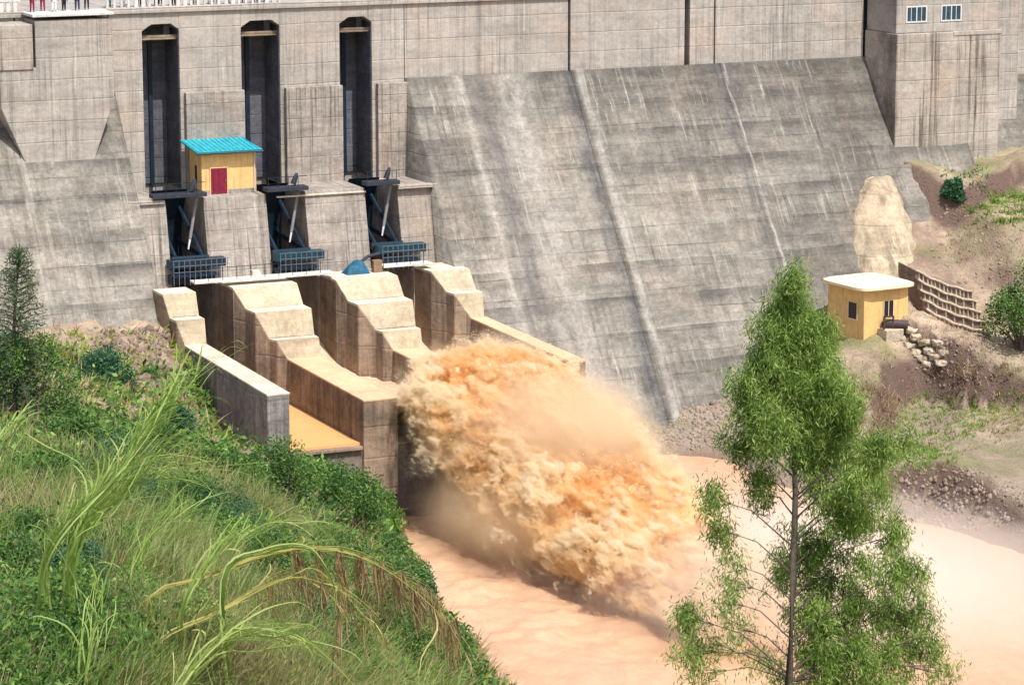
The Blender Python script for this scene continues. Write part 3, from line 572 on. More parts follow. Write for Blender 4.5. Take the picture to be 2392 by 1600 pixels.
MB().box(-26.12, -26.08, -3.69, -3.66, 28.05, 29.95).box(-26.6, -26.2, -3.68, -3.66, 28.3, 29.0).box(-26.6, -26.2, -3.68, -3.66, 29.15, 29.8).box(-26.0, -25.6, -3.68, -3.66, 28.3, 29.0).box(-26.0, -25.6, -3.68, -3.66, 29.15, 29.8).build('door_panel', M['door'], d)
MB().box(-26.83, -26.75, -3.68, -3.58, 28, 30.06).box(-25.45, -25.37, -3.68, -3.58, 28, 30.06).box(-26.75, -25.45, -3.68, -3.58, 29.98, 30.06).build('door_frame', M['yellow'], gh)
MB().box(-27.5, -27.44, -2.5, -2.1, 28.9, 30.1).build('window', M['darkwin'], gh)
MB().box(-23.13, -23.05, -3.5, -.8, 28, 31.2).build('rear_cladding', M['orange'], gh)
MB().tube([(-28.0, -4.28, 31.22), (-22.75, -4.28, 31.2)], .07, 8).build('gutter', M['turq_edge'], gh)
MB().tube([(-23.3, -4.25, 31.2), (-23.25, -3.7, 30.9), (-23.25, -3.68, 28.05)], .045, 8).build('downpipe', M['frame'], gh)
MB().box(-27.47, -23.13, -3.63, -.68, 28.0, 28.32).build('plinth', M['pier'], gh, .01)
MB().box(-25.62, -25.56, -3.75, -3.68, 28.95, 29.1).build('handle', M['rail'], d)
# ------------------------------------------------------------------ valve house on the right bank
vh = thing('valve_house', 'small cream yellow block house with overhanging flat roof on the right bank', 'hut', (22.9, -17.8, 16.0), R(6))
def lb(x0, x1, y0, y1, z0, z1, nm, mt, par, bev=0):
    return MB().box(x0, x1, y0, y1, z0, z1).build(nm, mt, par, bev)
def vbox(*a):   # local coordinates of the rotated hut
    o = lb(*a[:6], a[6], a[7], None, a[9] if len(a) > 9 else 0); o.parent = a[8]; return o
vbox(-2.15, 2.15, -2.15, 2.6, -1.2, 3.75, 'wall', M['yellow'], vh, .03)
rf = MB(); N = 16; rim = []
def rr(h, k, zc):
    out = []
    for q in range(40):
        t = 2*math.pi*q/40; cx_ = math.copysign(abs(math.cos(t))**.35, math.cos(t))*h; cy_ = math.copysign(abs(math.sin(t))**.35, math.sin(t))*(h+.2)
        out.append((cx_, cy_+.2, zc))
    return out
rf.loft([rr(2.6, 0, 3.72), rr(2.78, 0, 3.8), rr(2.78, 0, 4.0), rr(2.6, 0, 4.08), rr(1.0, 0, 4.16)])
ro = rf.build('roof', M['roof2'], None, smooth=False); ro.parent = vh
for (x0, x1, y0, y1) in ((-.25, .65, -2.2, -2.12), ):
    wn = vbox(x0, x1, y0, y1, 1.55, 2.75, 'window', M['darkwin'], vh)
    o = MB().box(x0+.42, x0+.47, y0-.03, y0, 1.55, 2.75).box(x0-.06, x0, y0-.03, y0, 1.5, 2.8).box(x1, x1+.06, y0-.03, y0, 1.5, 2.8).build('window_frame', M['roof2']); o.parent = wn
wn = vbox(-2.2, -2.12, -1.3, -.2, 1.35, 2.6, 'window', M['darkwin'], vh)
o = MB().box(-2.24, -2.2, -1.36, -1.3, 1.3, 2.65).box(-2.24, -2.2, -.2, -.14, 1.3, 2.65).box(-2.24, -2.2, -1.36, -.14, 1.25, 1.33).build('window_frame', M['roof2']); o.parent = wn
# pipe outlet beside it
pp = thing('outlet_pipe', 'dark rusty pipe stub on a stone plinth in front of the cream block house', 'pipe', (23.0, -20.6, 16.6))
c0 = np.array((22.6, -20.3, 17.1)); c1 = np.array((24.3, -21.3, 17.0)); dd = (c1-c0)/np.linalg.norm(c1-c0)
MB().tube([tuple(c0), tuple(c1)], .36, 16, False).tube([tuple(c1-dd*.02), tuple(c1-dd*.5)], .29, 16, False).build('pipe_barrel', M['rust'], pp, smooth=True)
MB().box(22.3, 23.9, -21.4, -19.9, 14.6, 16.72).build('stone_plinth', M['stone'], pp, .08)
MB().box(22.3, 22.42, -21.0, -20.9, 16.7, 17.75).box(23.1, 23.22, -21.0, -20.9, 16.7, 17.75).box(22.3, 23.22, -21.0, -20.9, 17.65, 17.75).build('bracket', M['rust'], pp, .01)

# ------------------------------------------------------------------ pale sprayed-concrete nose and terrace wall
def rock_blob(name, rings_px, label, cat, mat, sub=2, disp=.35):
    rings = []
    for (cx_, cy_, cz_, rx_, ry_) in rings_px:
        rings.append([(cx_+rx_*math.cos(t)*(1+.06*math.sin(3*t+cz_)), cy_+ry_*math.sin(t), cz_+.12*math.sin(5*t+cz_)) for t in [2*math.pi*k/22 for k in range(22)]])
    o = MB().loft(rings).build(name, mat, None, smooth=True)
    s = o.modifiers.new('sub', 'SUBSURF'); s.levels = s.render_levels = sub
    tx = bpy.data.textures.new(name+'_relief', 'CLOUDS'); tx.noise_scale = 1.5; tx.noise_depth = 5
    dm = o.modifiers.new('relief', 'DISPLACE'); dm.texture = tx; dm.strength = disp; dm.texture_coords = 'GLOBAL'; dm.mid_level = .5
    t2 = bpy.data.textures.new(name+'_cracks', 'VORONOI'); t2.noise_scale = 1.3; t2.distance_metric = 'DISTANCE'; d2 = o.modifiers.new('cracks', 'DISPLACE'); d2.texture = t2; d2.strength = -.28; d2.texture_coords = 'GLOBAL'; d2.mid_level = .4
    return tag(o, label, cat)
rock_blob('rock_outcrop', [(28.9, -10.6, 15.5, 4.2, 4.0), (28.6, -10.4, 18.3, 3.9, 3.6), (28.7, -9.8, 20.0, 3.3, 3.2), (29.1, -8.9, 22.0, 2.9, 2.7), (29.5, -8.0, 24.0, 2.4, 2.2), (29.9, -7.2, 25.7, 1.7, 1.6), (30.2, -6.6, 26.7, .8, 1.0)],
    'tall smooth cream rock outcrop bulging from the dam foot behind the block house', 'rock outcrop', M['pale_rock'], 3, .55)
rock_blob('rock_outcrop', [(31.2, -7.6, 21.5, .9, 1.2), (31.1, -7.6, 23.5, 1.1, 1.3), (31.0, -7.3, 25.2, .9, 1.1), (30.6, -7, 26.4, .4, .7)], 'narrow cream rock slab leaning on the right flank of the tall outcrop', 'rock outcrop', M['pale_rock'], 2, .3)
te = thing('terraced_wall', 'brown stone terrace of five stepped courses right of the cream block house', 'terrace wall', (32, -13, 17))
def _tp(px, py):
    p = ray_ground(px, py, 190, 262, 900); d_ = CAMP-p; d_ /= np.linalg.norm(d_); return p+d_*4.0
TA, TB = _tp(2140, 632), _tp(2268, 680)
for k in range(5):
    sh = np.array([-.2, -.75, -.66])*k; pts = []
    for u in np.linspace(-.02, 1.02+.03*k, 15): pts.append(tuple(TA+(TB-TA)*u+sh+np.array([0, .05*math.sin(u*23+k), -.22*math.sin(u*3.1)+.05*math.sin(u*19+2*k)])))
    rings = [[(p[0], p[1], p[2]-1.0), (p[0], p[1], p[2]), (p[0]+1.2, p[1]+5.5, p[2]+.02), (p[0]+1.2, p[1]+5.5, p[2]-1.)] for p in pts]
    st = MB().loft(rings).build('course', M['brownstone'], te, .04)
    MB().tube([(p[0], p[1]-.05, p[2]+.0) for p in pts], .12, 6).build('edge_stones', M['edge'], st)
    for q in range(1, 14, 2 if k % 2 else 1):
        p = pts[q]; MB().box(p[0]-.05, p[0]+.06, p[1]-.09, p[1]+.05, p[2]-.74, p[2]-.08).build('masonry_pier', M['edge'], st)
# stones of the stepped drain
stone_px = [(2090,775),(2128,770),(2105,790),(2140,785),(2122,805),(2158,798),(2190,800),(2138,821),(2172,817),(2150,834),(2185,832),(2166,848),(2200,846),(2100,760),(2205,822),(2060,765)]
SLB = ['stone nearest the pipe mouth in the drain', 'pale stone in the drain beside the path', 'flat stone on the left edge of the drain', 'flat stone on the right edge of the drain', 'stone in the second row of the drain', 'broad pale stone midway down the drain', 'stone at the right bend of the drain', 'left stone of the fourth drain row',
       'right stone of the fourth drain row', 'left stone of the fifth drain row', 'right stone of the fifth drain row', 'lowest left stone of the drain', 'lowest right stone of the drain', 'stone just below the outlet pipe plinth', 'outer right stone of the drain', 'stone against the foot of the block house']
me0 = None
for (px, py), lbl in zip(stone_px, SLB):
    p = ray_ground(px, py, 190, 260); rs = random.uniform(.45, .72); bm = bmesh.new(); bmesh.ops.create_icosphere(bm, subdivisions=3, radius=1); me = bpy.data.meshes.new('stone')
    for v in bm.verts:
        q = v.co.copy(); kk = 1+.35*mn.noise(q*1.3+Vector((px, py, 0)))+.12*mn.noise(q*3.7+Vector((py, px, 0))); v.co = Vector((q.x*rs*kk, q.y*rs*.8*kk, max(-.3, min(.17+.05*mn.noise(q*2), q.z*.5*kk))))
    bm.to_mesh(me); bm.free(); me.materials.append(M['stone']); o = bpy.data.objects.new('stone', me); C.objects.link(o); o.location = p; o.rotation_euler = (random.uniform(-.2, .2), random.uniform(-.15, .15), random.uniform(0, 3))
    tag(o, lbl, 'stone', 'pale stones of the stepped drain')

# ------------------------------------------------------------------ crest: railing, cars, kiosk
rl = thing('crest_railing', 'white baluster railing along the dam crest at the top left', 'railing', (-30, 0, CR))
m = MB(); x = -33.4
while x < -19.3:
    wv = .17 if int(x*10) % 3 else .3; m.box(x, x+wv, .25, .4, CR+.0, CR+1.05); x += .55
m.build('balusters', M['whitec'], rl, .01); MB().box(-33.5, -19.2, .18, .47, CR+1.05, CR+1.2).build('top_rail', M['whitec'], rl)
rl2 = thing('crest_railing', 'white panelled railing on the crest at the far left corner', 'railing', (-45, 0, CR-.5))
m = MB(); x = -50.
while x < -40.3: m.box(x, x+.3, -.1, .05, CR+.0, CR+.75); x += .52
m.build('balusters', M['whitec'], rl2); MB().box(-50, -40.1, -.14, .09, CR+.75, CR+.92).build('top_rail', M['whitec'], rl2)
def skin_chain(verts, edges, radii, mat, name, root=0):
    me = bpy.data.meshes.new(name); me.from_pydata(verts, edges, []); me.materials.append(mat); o = bpy.data.objects.new(name, me); C.objects.link(o)
    md = o.modifiers.new('skin', 'SKIN'); sv = me.skin_vertices[0].data
    for k, r_ in enumerate(radii): sv[k].radius = (r_, r_) if not isinstance(r_, tuple) else r_; sv[k].use_root = (k == root)
    sb = o.modifiers.new('sub', 'SUBSURF'); sb.levels = sb.render_levels = 1; return o
def cloth(nm, c): return simple(nm, c, .85, .2, 6)
def person(x, y, top, leg, label, face_, h=1.68, arm=0.):
    t = thing('person', label, 'person', (x, y, CR), face_, 'people standing on the dam crest'); k = h/1.68
    V = [(0,0,.93),(0,0,1.12),(0,.01,1.38),(0,0,1.47),(0,-.01,1.56),(0,-.01,1.64), (.1,0,.88),(.11,-.01,.48),(.12,.02,.08),(.12,-.12,.04), (-.1,0,.88),(-.11,.02,.48),(-.12,.05,.08),(-.12,-.09,.04), (.18,0,1.36),(.24,.02,1.1),(.24+arm,-.08,.86),(.24+arm,-.11,.78), (-.18,0,1.36),(-.24,.02,1.1),(-.23,-.08,.86),(-.23,-.11,.78)]
    E = [(0,1),(1,2),(2,3),(3,4),(4,5),(0,6),(6,7),(7,8),(8,9),(0,10),(10,11),(11,12),(12,13),(2,14),(14,15),(15,16),(16,17),(2,18),(18,19),(19,20),(20,21)]
    Rr = [.13,.12,.14,.055,.095,.08,.085,.06,.04,.035,.085,.06,.04,.035,.06,.045,.03,.035,.06,.045,.03,.035]
    b = skin_chain([tuple(q*k for q in v) for v in V], E, Rr, M['skin'], 'body'); b.parent = t
    sh = skin_chain([tuple(q*k for q in V[i]) for i in (0,1,2,14,15,18,19)], [(0,1),(1,2),(2,3),(3,4),(2,5),(5,6)], [.15,.14,.155,.075,.06,.075,.06], top, 'shirt'); sh.parent = t
    tr = skin_chain([tuple(q*k for q in V[i]) for i in (0,6,7,8,10,11,12)], [(0,1),(1,2),(2,3),(0,4),(4,5),(5,6)], [.15,.10,.08,.06,.10,.08,.06], leg, 'trousers'); tr.parent = t
    hr = skin_chain([(0,.01*k,1.60*k),(0,.02*k,1.70*k)], [(0,1)], [.10,.07], M['rubber'], 'hair'); hr.parent = t
DK_ = None
M['skin'] = simple('dark_brown_skin', (.10, .055, .035), .6, .1, 8)
W_, MR, NV, BK, TL, OR, KH = [cloth('cloth_'+n_, c_) for n_, c_ in (('white', (.75, .75, .73)), ('maroon', (.22, .02, .05)), ('navy', (.02, .03, .08)), ('black', (.02, .02, .025)), ('teal', (.03, .28, .32)), ('ochre', (.6, .36, .1)), ('khaki', (.4, .33, .2)))]
for x, y, tp, lg, lb_, fc in ((-39.5, -1.2, W_, MR, 'person in white shirt and maroon trousers on the left buttress top', .2), (-38.6, -.8, MR, MR, 'person dressed all in maroon on the left buttress top', -.4), (-37.9, -1.4, W_, W_, 'person dressed all in white on the left buttress top', .1),
    (-37.0, -.9, NV, BK, 'person in navy shirt and black trousers on the left buttress top', .5), (-36.1, -1.3, W_, NV, 'person in white shirt and navy trousers on the left buttress top', -.2), (-35.2, -.7, BK, BK, 'person dressed all in black at the right end of the buttress top', 0),
    (-33.0, .9, TL, TL, 'person dressed in teal at the left end of the crest railing', .3), (-31.9, 1.0, OR, W_, 'person in ochre shirt and white trousers behind the crest railing', -.3), (-30.6, .9, NV, NV, 'person dressed all in navy behind the crest railing', .4),
    (-29.2, 1.1, W_, BK, 'person in white shirt and black trousers behind the crest railing', 0), (-27.9, .9, OR, BK, 'person in ochre shirt and black trousers behind the crest railing', .2), (-26.4, 1.0, KH, KH, 'person dressed in khaki behind the crest railing', -.5),
    (-25.0, .9, MR, W_, 'person in maroon shirt and white trousers behind the crest railing', .1), (-23.3, 1.0, BK, KH, 'person in black shirt and khaki trousers behind the crest railing', .3)):
    person(x, y, tp, lg, lb_, fc, random.uniform(1.55, 1.8), random.uniform(0, .1))
cl_ = {'white': W_, 'maroon': MR, 'navy': NV, 'black': BK, 'teal': TL, 'ochre': OR, 'khaki': KH}; sp_ = [(-47.6, 1.2), (-46.7, 1.), (-45.9, 1.3), (-45.0, 1.1), (-44.1, .9), (-43.2, 1.2), (-42.3, 1.), (-41.4, 1.2), (-32.5, 1.9), (-31.2, 2.0), (-29.9, 1.8), (-28.6, 2.0), (-27.2, 1.9), (-25.7, 1.9), (-24.2, 2.0), (-22.2, 1.1), (-21.3, .9), (-20.4, 1.2)]
cb_ = [('teal', 'khaki'), ('ochre', 'maroon'), ('white', 'khaki'), ('maroon', 'navy'), ('black', 'white'), ('teal', 'navy'), ('ochre', 'khaki'), ('khaki', 'maroon'), ('navy', 'white'), ('teal', 'white'), ('maroon', 'khaki'), ('khaki', 'black'), ('ochre', 'teal'), ('navy', 'khaki'), ('white', 'teal'), ('teal', 'black'), ('ochre', 'navy'), ('khaki', 'teal')]
for q_, ((x, y), (a_, b_)) in enumerate(zip(sp_, cb_)):
    person(x, y, cl_[a_], cl_[b_], 'person in %s shirt and %s trousers %s' % (a_, b_, 'at the far left corner of the crest' if x < -41 else 'in the crowd behind the crest railing'), random.uniform(-.6, .6), random.uniform(1.5, 1.8), random.uniform(0, .12))
ks = thing('kiosk', 'orange plastered kiosk at the far left end of the crest', 'kiosk', (-45, 4.5, CR))
MB().box(-48.5, -41.3, 3.2, 6.5, CR, CR+2.8).build('wall', M['orange'], ks); MB().box(-48.9, -41, 2.9, 6.8, CR+2.8, CR+2.95).build('roof', M['rust'], ks); MB().box(-44, -43, 3.13, 3.2, CR, CR+2).build('door', M['door'], ks)
# ------------------------------------------------------------------ the plume: muddy water thrown off the two chutes
def plume_mat():
    t = NT('plume_water'); n1 = t.noise(scale=.22, det=7, rough=.62, dist=.9); n2 = t.noise(sc=(1, .6, 1), scale=1.2, det=9, rough=.75, off=(5, 6, 7), dist=.6)
    X, Y, Z = t.sep(); yv = t.mr(Y, -28, -40, .07, 0)
    c = t.ramp(t.math('ADD', t.math('ADD', t.math('MULTIPLY', n1, .62), t.math('MULTIPLY', n2, .38)), yv), [(.38, (.46, .21, .06)), (.45, (.64, .37, .15)), (.52, (.76, .52, .29)), (.60, (.84, .66, .44))])
    t.bump(t.math('ADD', t.math('MULTIPLY', n2, .6), t.math('MULTIPLY', t.noise(sc=(1, .6, 1), scale=5, det=8, rough=.8), .4)), .3, .8)
    t.b.inputs['Subsurface Weight'].default_value = .25; t.b.inputs['Subsurface Radius'].default_value = (.9, .5, .25); t.b.inputs['Subsurface Scale'].default_value = .6
    return t.col(c, .95, .1)
M['plume'] = plume_mat()
PY = [19, 22, 26, 31, 36, 42, 48, 54, 60, 66, 69]
PXC = [-12.6, -12.8, -14.1, -16.1, -16.3, -16.1, -15.5, -15.0, -14.4, -13.8, -13.4]
PW = [1.2, 2.4, 4.2, 5.7, 5.9, 5.8, 5.6, 5.4, 5.0, 4.2, 2.2]
PT = [16.6, 17.8, 19.2, 20.0, 19.3, 17.5, 15.7, 14.2, 12.8, 11.4, 9.6]
PB = [15.4, 14.8, 14.2, 13.6, 12.4, 10.6, 9.2, 8.2, 7.8, 7.8, 8]
def plume_point(u, a, k=1.0):      # u along (metres downstream), a round the section, k radius factor
    xc = np.interp(u, PY, PXC); w_ = np.interp(u, PY, PW); zt = np.interp(u, PY, PT); zb = np.interp(u, PY, PB)
    ca, sa = np.cos(a), np.sin(a); s = 1+.10*np.sin(2.2*a+.35*u)
    return np.stack([xc+w_*ca*k*s, -u+0*a, (zt+zb)/2+(zt-zb)/2*sa*k*(1+.12*np.sin(3*ca*2+u*.3))], -1)
def fbm_disp(P, seed):             # billows, lumps and grain; stretched a little along the flow
    out = np.empty(len(P))
    for i, p in enumerate(P):
        q = Vector((p[0], p[1]*.72, p[2]+seed))
        b = abs(mn.noise(q*.28))*1.9+abs(mn.noise(q*.62+Vector((7, 3, 1))))*1.15+abs(mn.noise(q*1.5+Vector((1, 9, 4))))*.55
        f = mn.noise(q*3.3)*.26+mn.noise(q*7.1)*.15+mn.noise(q*15.)*.09
        out[i] = b+f-.75
    return out
nu, na = 430, 330; U, A_ = np.meshgrid(np.linspace(19, 69, nu), np.linspace(0, math.tau, na, endpoint=False), indexing='ij')
P0 = plume_point(U, A_, .74); P1 = plume_point(U, A_, 1.05); N_ = (P1-P0).reshape(-1, 3); N_ /= np.linalg.norm(N_, axis=1)[:, None]+1e-9
P = P0.reshape(-1, 3); dsp = fbm_disp(P, 3.)*np.clip(np.interp(U.ravel(), [19, 26, 64, 69], [.1, .75, 1.0, .2]), 0, 2); Pp = P+N_*dsp[:, None]
Pp[:, 1] += dsp*-.35
i = np.arange(nu*na).reshape(nu, na); j = np.roll(i, -1, 1); F = np.stack([i[:-1].ravel(), i[1:].ravel(), j[1:].ravel(), j[:-1].ravel()], 1)
body = np_mesh('plume_water', Pp, F, M['plume'], smooth=True)
tag(body, 'towering orange brown plume of muddy water thrown off the spillway into the river', 'water plume', kind='stuff')
# clots, drops and fine spray round the body
def clots(n, smin, smax, klo, khi, seed, u0=20, u1=67, amin=-.6, amax=3.7):
    rg = np.random.default_rng(seed); u = rg.uniform(u0, u1, n); a = rg.uniform(amin, amax, n); k = klo+(khi-klo)*rg.random(n)**2.2
    P = plume_point(u, a, k); nz = np.array([abs(mn.noise(Vector((p[0]*.3, p[1]*.22, p[2]*.3+3)))) for p in P]); P[:, 2] += nz*2.2*np.sin(a)+np.interp(u, [20, 30, 66], [0, .3, 0]); P[:, 1] -= rg.random(n)*.8
    s = rg.uniform(smin, smax, n)*(rg.random(n)**1.5*1.3+.35); bm = bmesh.new(); bmesh.ops.create_icosphere(bm, subdivisions=1, radius=1); bm.verts.ensure_lookup_table(); V0 = np.array([v.co[:] for v in bm.verts])*np.array([.75, 1.5, .8]); F0 = np.array([[v.index for v in f.verts] for f in bm.faces]); bm.free()
    return (V0[None]*s[:, None, None]*rg.uniform(.6, 1.4, (n, 1, 3))+P[:, None]).reshape(-1, 3), (F0[None]+(np.arange(n)*len(V0))[:, None, None]).reshape(-1, 3)
V, F = clots(5000, .010, .032, .98, 1.14, 3, amin=.2, amax=2.9)
V2, F2 = clots(2500, .010, .04, 1.0, 1.25, 4, 26, 44, .3, 1.6)
M['drops'] = simple('muddy_water_drops', (.86, .64, .38), .8, .1, 1.)
tag(np_mesh('spray_drops', np.r_[V, V2], np.r_[F, F2+len(V)], M['drops'], smooth=True), 'loose clots and drops of brown water flying round the plume', 'spray', kind='stuff')
def icosphere(sub):
    bm = bmesh.new(); bmesh.ops.create_icosphere(bm, subdivisions=sub, radius=1); V = np.array([v.co[:] for v in bm.verts]); F = np.array([[v.index for v in f.verts] for f in bm.faces]); bm.free(); return V, F
# mist: volumes whose density thins outwards
def mist_mat(name, col, dens, scale, amp, bias, soft, inner=.25, step=1.):
    m = bpy.data.materials.new(name); m.use_nodes = True; t = m.node_tree; t.nodes.clear()
    out = t.nodes.new('ShaderNodeOutputMaterial'); v = t.nodes.new('ShaderNodeVolumePrincipled'); t.links.new(v.outputs[0], out.inputs['Volume'])
    v.inputs['Color'].default_value = (*col, 1); v.inputs['Anisotropy'].default_value = .0
    tc = t.nodes.new('ShaderNodeTexCoord'); ln = t.nodes.new('ShaderNodeVectorMath'); ln.operation = 'LENGTH'; t.links.new(tc.outputs['Object'], ln.inputs[0])
    mr = t.nodes.new('ShaderNodeMapRange'); mr.interpolation_type = 'SMOOTHSTEP'; t.links.new(ln.outputs['Value'], mr.inputs[0]); mr.inputs[1].default_value = inner; mr.inputs[2].default_value = 1.0; mr.inputs[3].default_value = 1; mr.inputs[4].default_value = 0
    ge = t.nodes.new('ShaderNodeNewGeometry'); nz = t.nodes.new('ShaderNodeTexNoise'); t.links.new(ge.outputs['Position'], nz.inputs['Vector']); nz.inputs['Scale'].default_value = scale; nz.inputs['Detail'].default_value = 5; nz.inputs['Roughness'].default_value = .65
    a = t.nodes.new('ShaderNodeMath'); a.operation = 'MULTIPLY_ADD'; t.links.new(nz.outputs[0], a.inputs[0]); a.inputs[1].default_value = amp; a.inputs[2].default_value = -.5*amp-bias
    b = t.nodes.new('ShaderNodeMath'); b.operation = 'ADD'; t.links.new(a.outputs[0], b.inputs[0]); t.links.new(mr.outputs[0], b.inputs[1])
    m2 = t.nodes.new('ShaderNodeMapRange'); t.links.new(b.outputs[0], m2.inputs[0]); m2.inputs[1].default_value = 0; m2.inputs[2].default_value = soft; m2.inputs[3].default_value = .0; m2.inputs[4].default_value = dens
    ed = t.nodes.new('ShaderNodeMath'); ed.operation = 'MULTIPLY'; t.links.new(m2.outputs[0], ed.inputs[0]); t.links.new(mr.outputs[0], ed.inputs[1])
    t.links.new(ed.outputs[0], v.inputs['Density']); m.cycles.volume_step_rate = step
    return m
def mist(loc, scl, rot, mat, label):
    V0, F0 = icosphere(3); o = np_mesh('spray_mist', V0, F0, mat); o.location = loc; o.scale = scl; o.rotation_euler = rot
    return tag(o, label, 'mist', kind='stuff')
MM1 = mist_mat('ochre_mist', (.98, .83, .61), 2.2, .45, 3.6, .22, .7, .5, .35); MM2 = mist_mat('pale_mist', (.99, .90, .79), .30, .16, 1.2, .15, .8, .25)
MM3 = mist_mat('low_river_mist', (1., .94, .89), .17, .07, .6, .1, .8, .1)
def froth_mat():
    m = bpy.data.materials.new('plume_froth'); m.use_nodes = True; t = m.node_tree; t.nodes.clear(); N = t.nodes.new; Lk = t.links.new
    out = N('ShaderNodeOutputMaterial'); v = N('ShaderNodeVolumePrincipled'); Lk(v.outputs[0], out.inputs['Volume']); g = N('ShaderNodeNewGeometry'); sp = N('ShaderNodeSeparateXYZ'); Lk(g.outputs['Position'], sp.inputs[0])
    def mth(op, a, b=None, c=None, cl=False):
        x = N('ShaderNodeMath'); x.operation = op; x.use_clamp = cl
        for q, val in enumerate((a, b, c)):
            if val is None: continue
            if isinstance(val, (int, float)): x.inputs[q].default_value = val
            else: Lk(val, x.inputs[q])
        return x.outputs[0]
    u = mth('DIVIDE', mth('SUBTRACT', mth('MULTIPLY', sp.outputs[1], -1.), 18.), 52., cl=True)
    def curve_(vals, lo, hi):
        f = N('ShaderNodeFloatCurve'); Lk(u, f.inputs['Value']); cm = f.mapping.curves[0]; pts = [((p-18)/52., (q-lo)/(hi-lo)) for p, q in zip(PY, vals)]
        cm.points[0].location = pts[0]; cm.points[1].location = pts[-1]
        for p in pts[1:-1]: cm.points.new(*p)
        f.mapping.update(); return mth('MULTIPLY_ADD', f.outputs[0], hi-lo, lo)
    xc = curve_(PXC, -20, -10); w_ = curve_(PW, 0, 10); zc = curve_([(a+b)/2 for a, b in zip(PT, PB)], 5, 20); hh = curve_([(a-b)/2 for a, b in zip(PT, PB)], 0, 5)
    dx = mth('DIVIDE', mth('SUBTRACT', sp.outputs[0], xc), w_); dz = mth('DIVIDE', mth('SUBTRACT', sp.outputs[2], zc), hh); r = mth('SQRT', mth('ADD', mth('MULTIPLY', dx, dx), mth('MULTIPLY', dz, dz)))
    def nz(sc, det, off, st=(1.05, .42, .95)):
        a = N('ShaderNodeVectorMath'); a.operation = 'MULTIPLY_ADD'; Lk(g.outputs['Position'], a.inputs[0]); a.inputs[1].default_value = st; a.inputs[2].default_value = off
        x = N('ShaderNodeTexNoise'); Lk(a.outputs[0], x.inputs['Vector']); x.inputs['Scale'].default_value = sc; x.inputs['Detail'].default_value = det; x.inputs['Roughness'].default_value = .62; x.inputs['Distortion'].default_value = .5; return x.outputs[0]
    n1 = nz(.36, 3, (1, 2, 3)); n2 = nz(1.5, 3, (9, 4, 1)); n3 = nz(5.0, 2, (3, 3, 7))
    e = mth('ADD', mth('SUBTRACT', 1.02, r), mth('ADD', mth('MULTIPLY', mth('SUBTRACT', n1, .5), 1.45), mth('ADD', mth('MULTIPLY', mth('SUBTRACT', n2, .5), .95), mth('MULTIPLY', mth('SUBTRACT', n3, .5), .5))))
    core = mth('MULTIPLY', mth('DIVIDE', e, .24, cl=True), 6.0); halo = mth('MULTIPLY', mth('DIVIDE', mth('ADD', e, .28), .7, cl=True), .22)
    Lk(mth('ADD', core, halo), v.inputs['Density'])
    cr = N('ShaderNodeValToRGB'); Lk(mth('ADD', mth('MULTIPLY', n1, .4), mth('ADD', mth('MULTIPLY', n2, .35), mth('MULTIPLY', nz(.8, 4, (30, 7, 2)), .25))), cr.inputs[0]); el = cr.color_ramp.elements; el[0].position = .42; el[0].color = (.80, .38, .09, 1); el[1].position = .58; el[1].color = (.99, .88, .68, 1); k = el.new(.50); k.color = (.955, .70, .37, 1)
    Lk(cr.outputs[0], v.inputs['Color']); v.inputs['Anisotropy'].default_value = .0; m.cycles.volume_step_rate = FROTH_STEP; return m
FROTH_STEP = .10
U2, A2 = np.meshgrid(np.linspace(18.6, 69.4, 40), np.linspace(0, math.tau, 28, endpoint=False), indexing='ij'); Pd = plume_point(U2, A2, 1.75).reshape(-1, 3); i2 = np.arange(40*28).reshape(40, 28); j2 = np.roll(i2, -1, 1)
F2_ = [tuple(q) for q in np.stack([i2[:-1].ravel(), j2[:-1].ravel(), j2[1:].ravel(), i2[1:].ravel()], 1)]+[tuple(i2[0][::-1]), tuple(i2[-1])]
tag(MB().add([tuple(p) for p in Pd], F2_).build('plume_froth', froth_mat()), 'frothy orange and cream outer water of the plume', 'froth', kind='stuff')
MM1 = mist_mat('ochre_mist', (.98, .83, .61), .5, .3, 1.6, .2, .8, .3)
mist((-15.5, -38, 15.5), (9.6, 18, 6.2), (R(-6), 0, 0), MM1, 'thin ochre mist round the plume')
MM4 = mist_mat('golden_mist', (.985, .80, .55), .28, .16, 1.2, .15, .8, .25)
mist((-20.0, -43, 11.5), (6.2, 15, 4.8), (R(-5), 0, 0), MM4, 'thin mist hanging under the near side of the plume')
mist((-11, -64, 11.0), (15, 18, 5.4), (0, 0, 0), MM2, 'pale mist drifting where the plume lands in the river')
mist((-11.8, -25, 17.6), (5.0, 8, 2.8), (0, 0, 0), MM2, 'pale mist above the rightmost chute')
mist((-4, -58, 9.5), (26, 34, 4.0), (0, 0, R(12)), MM3, 'low whitish mist lying over the river on the right')
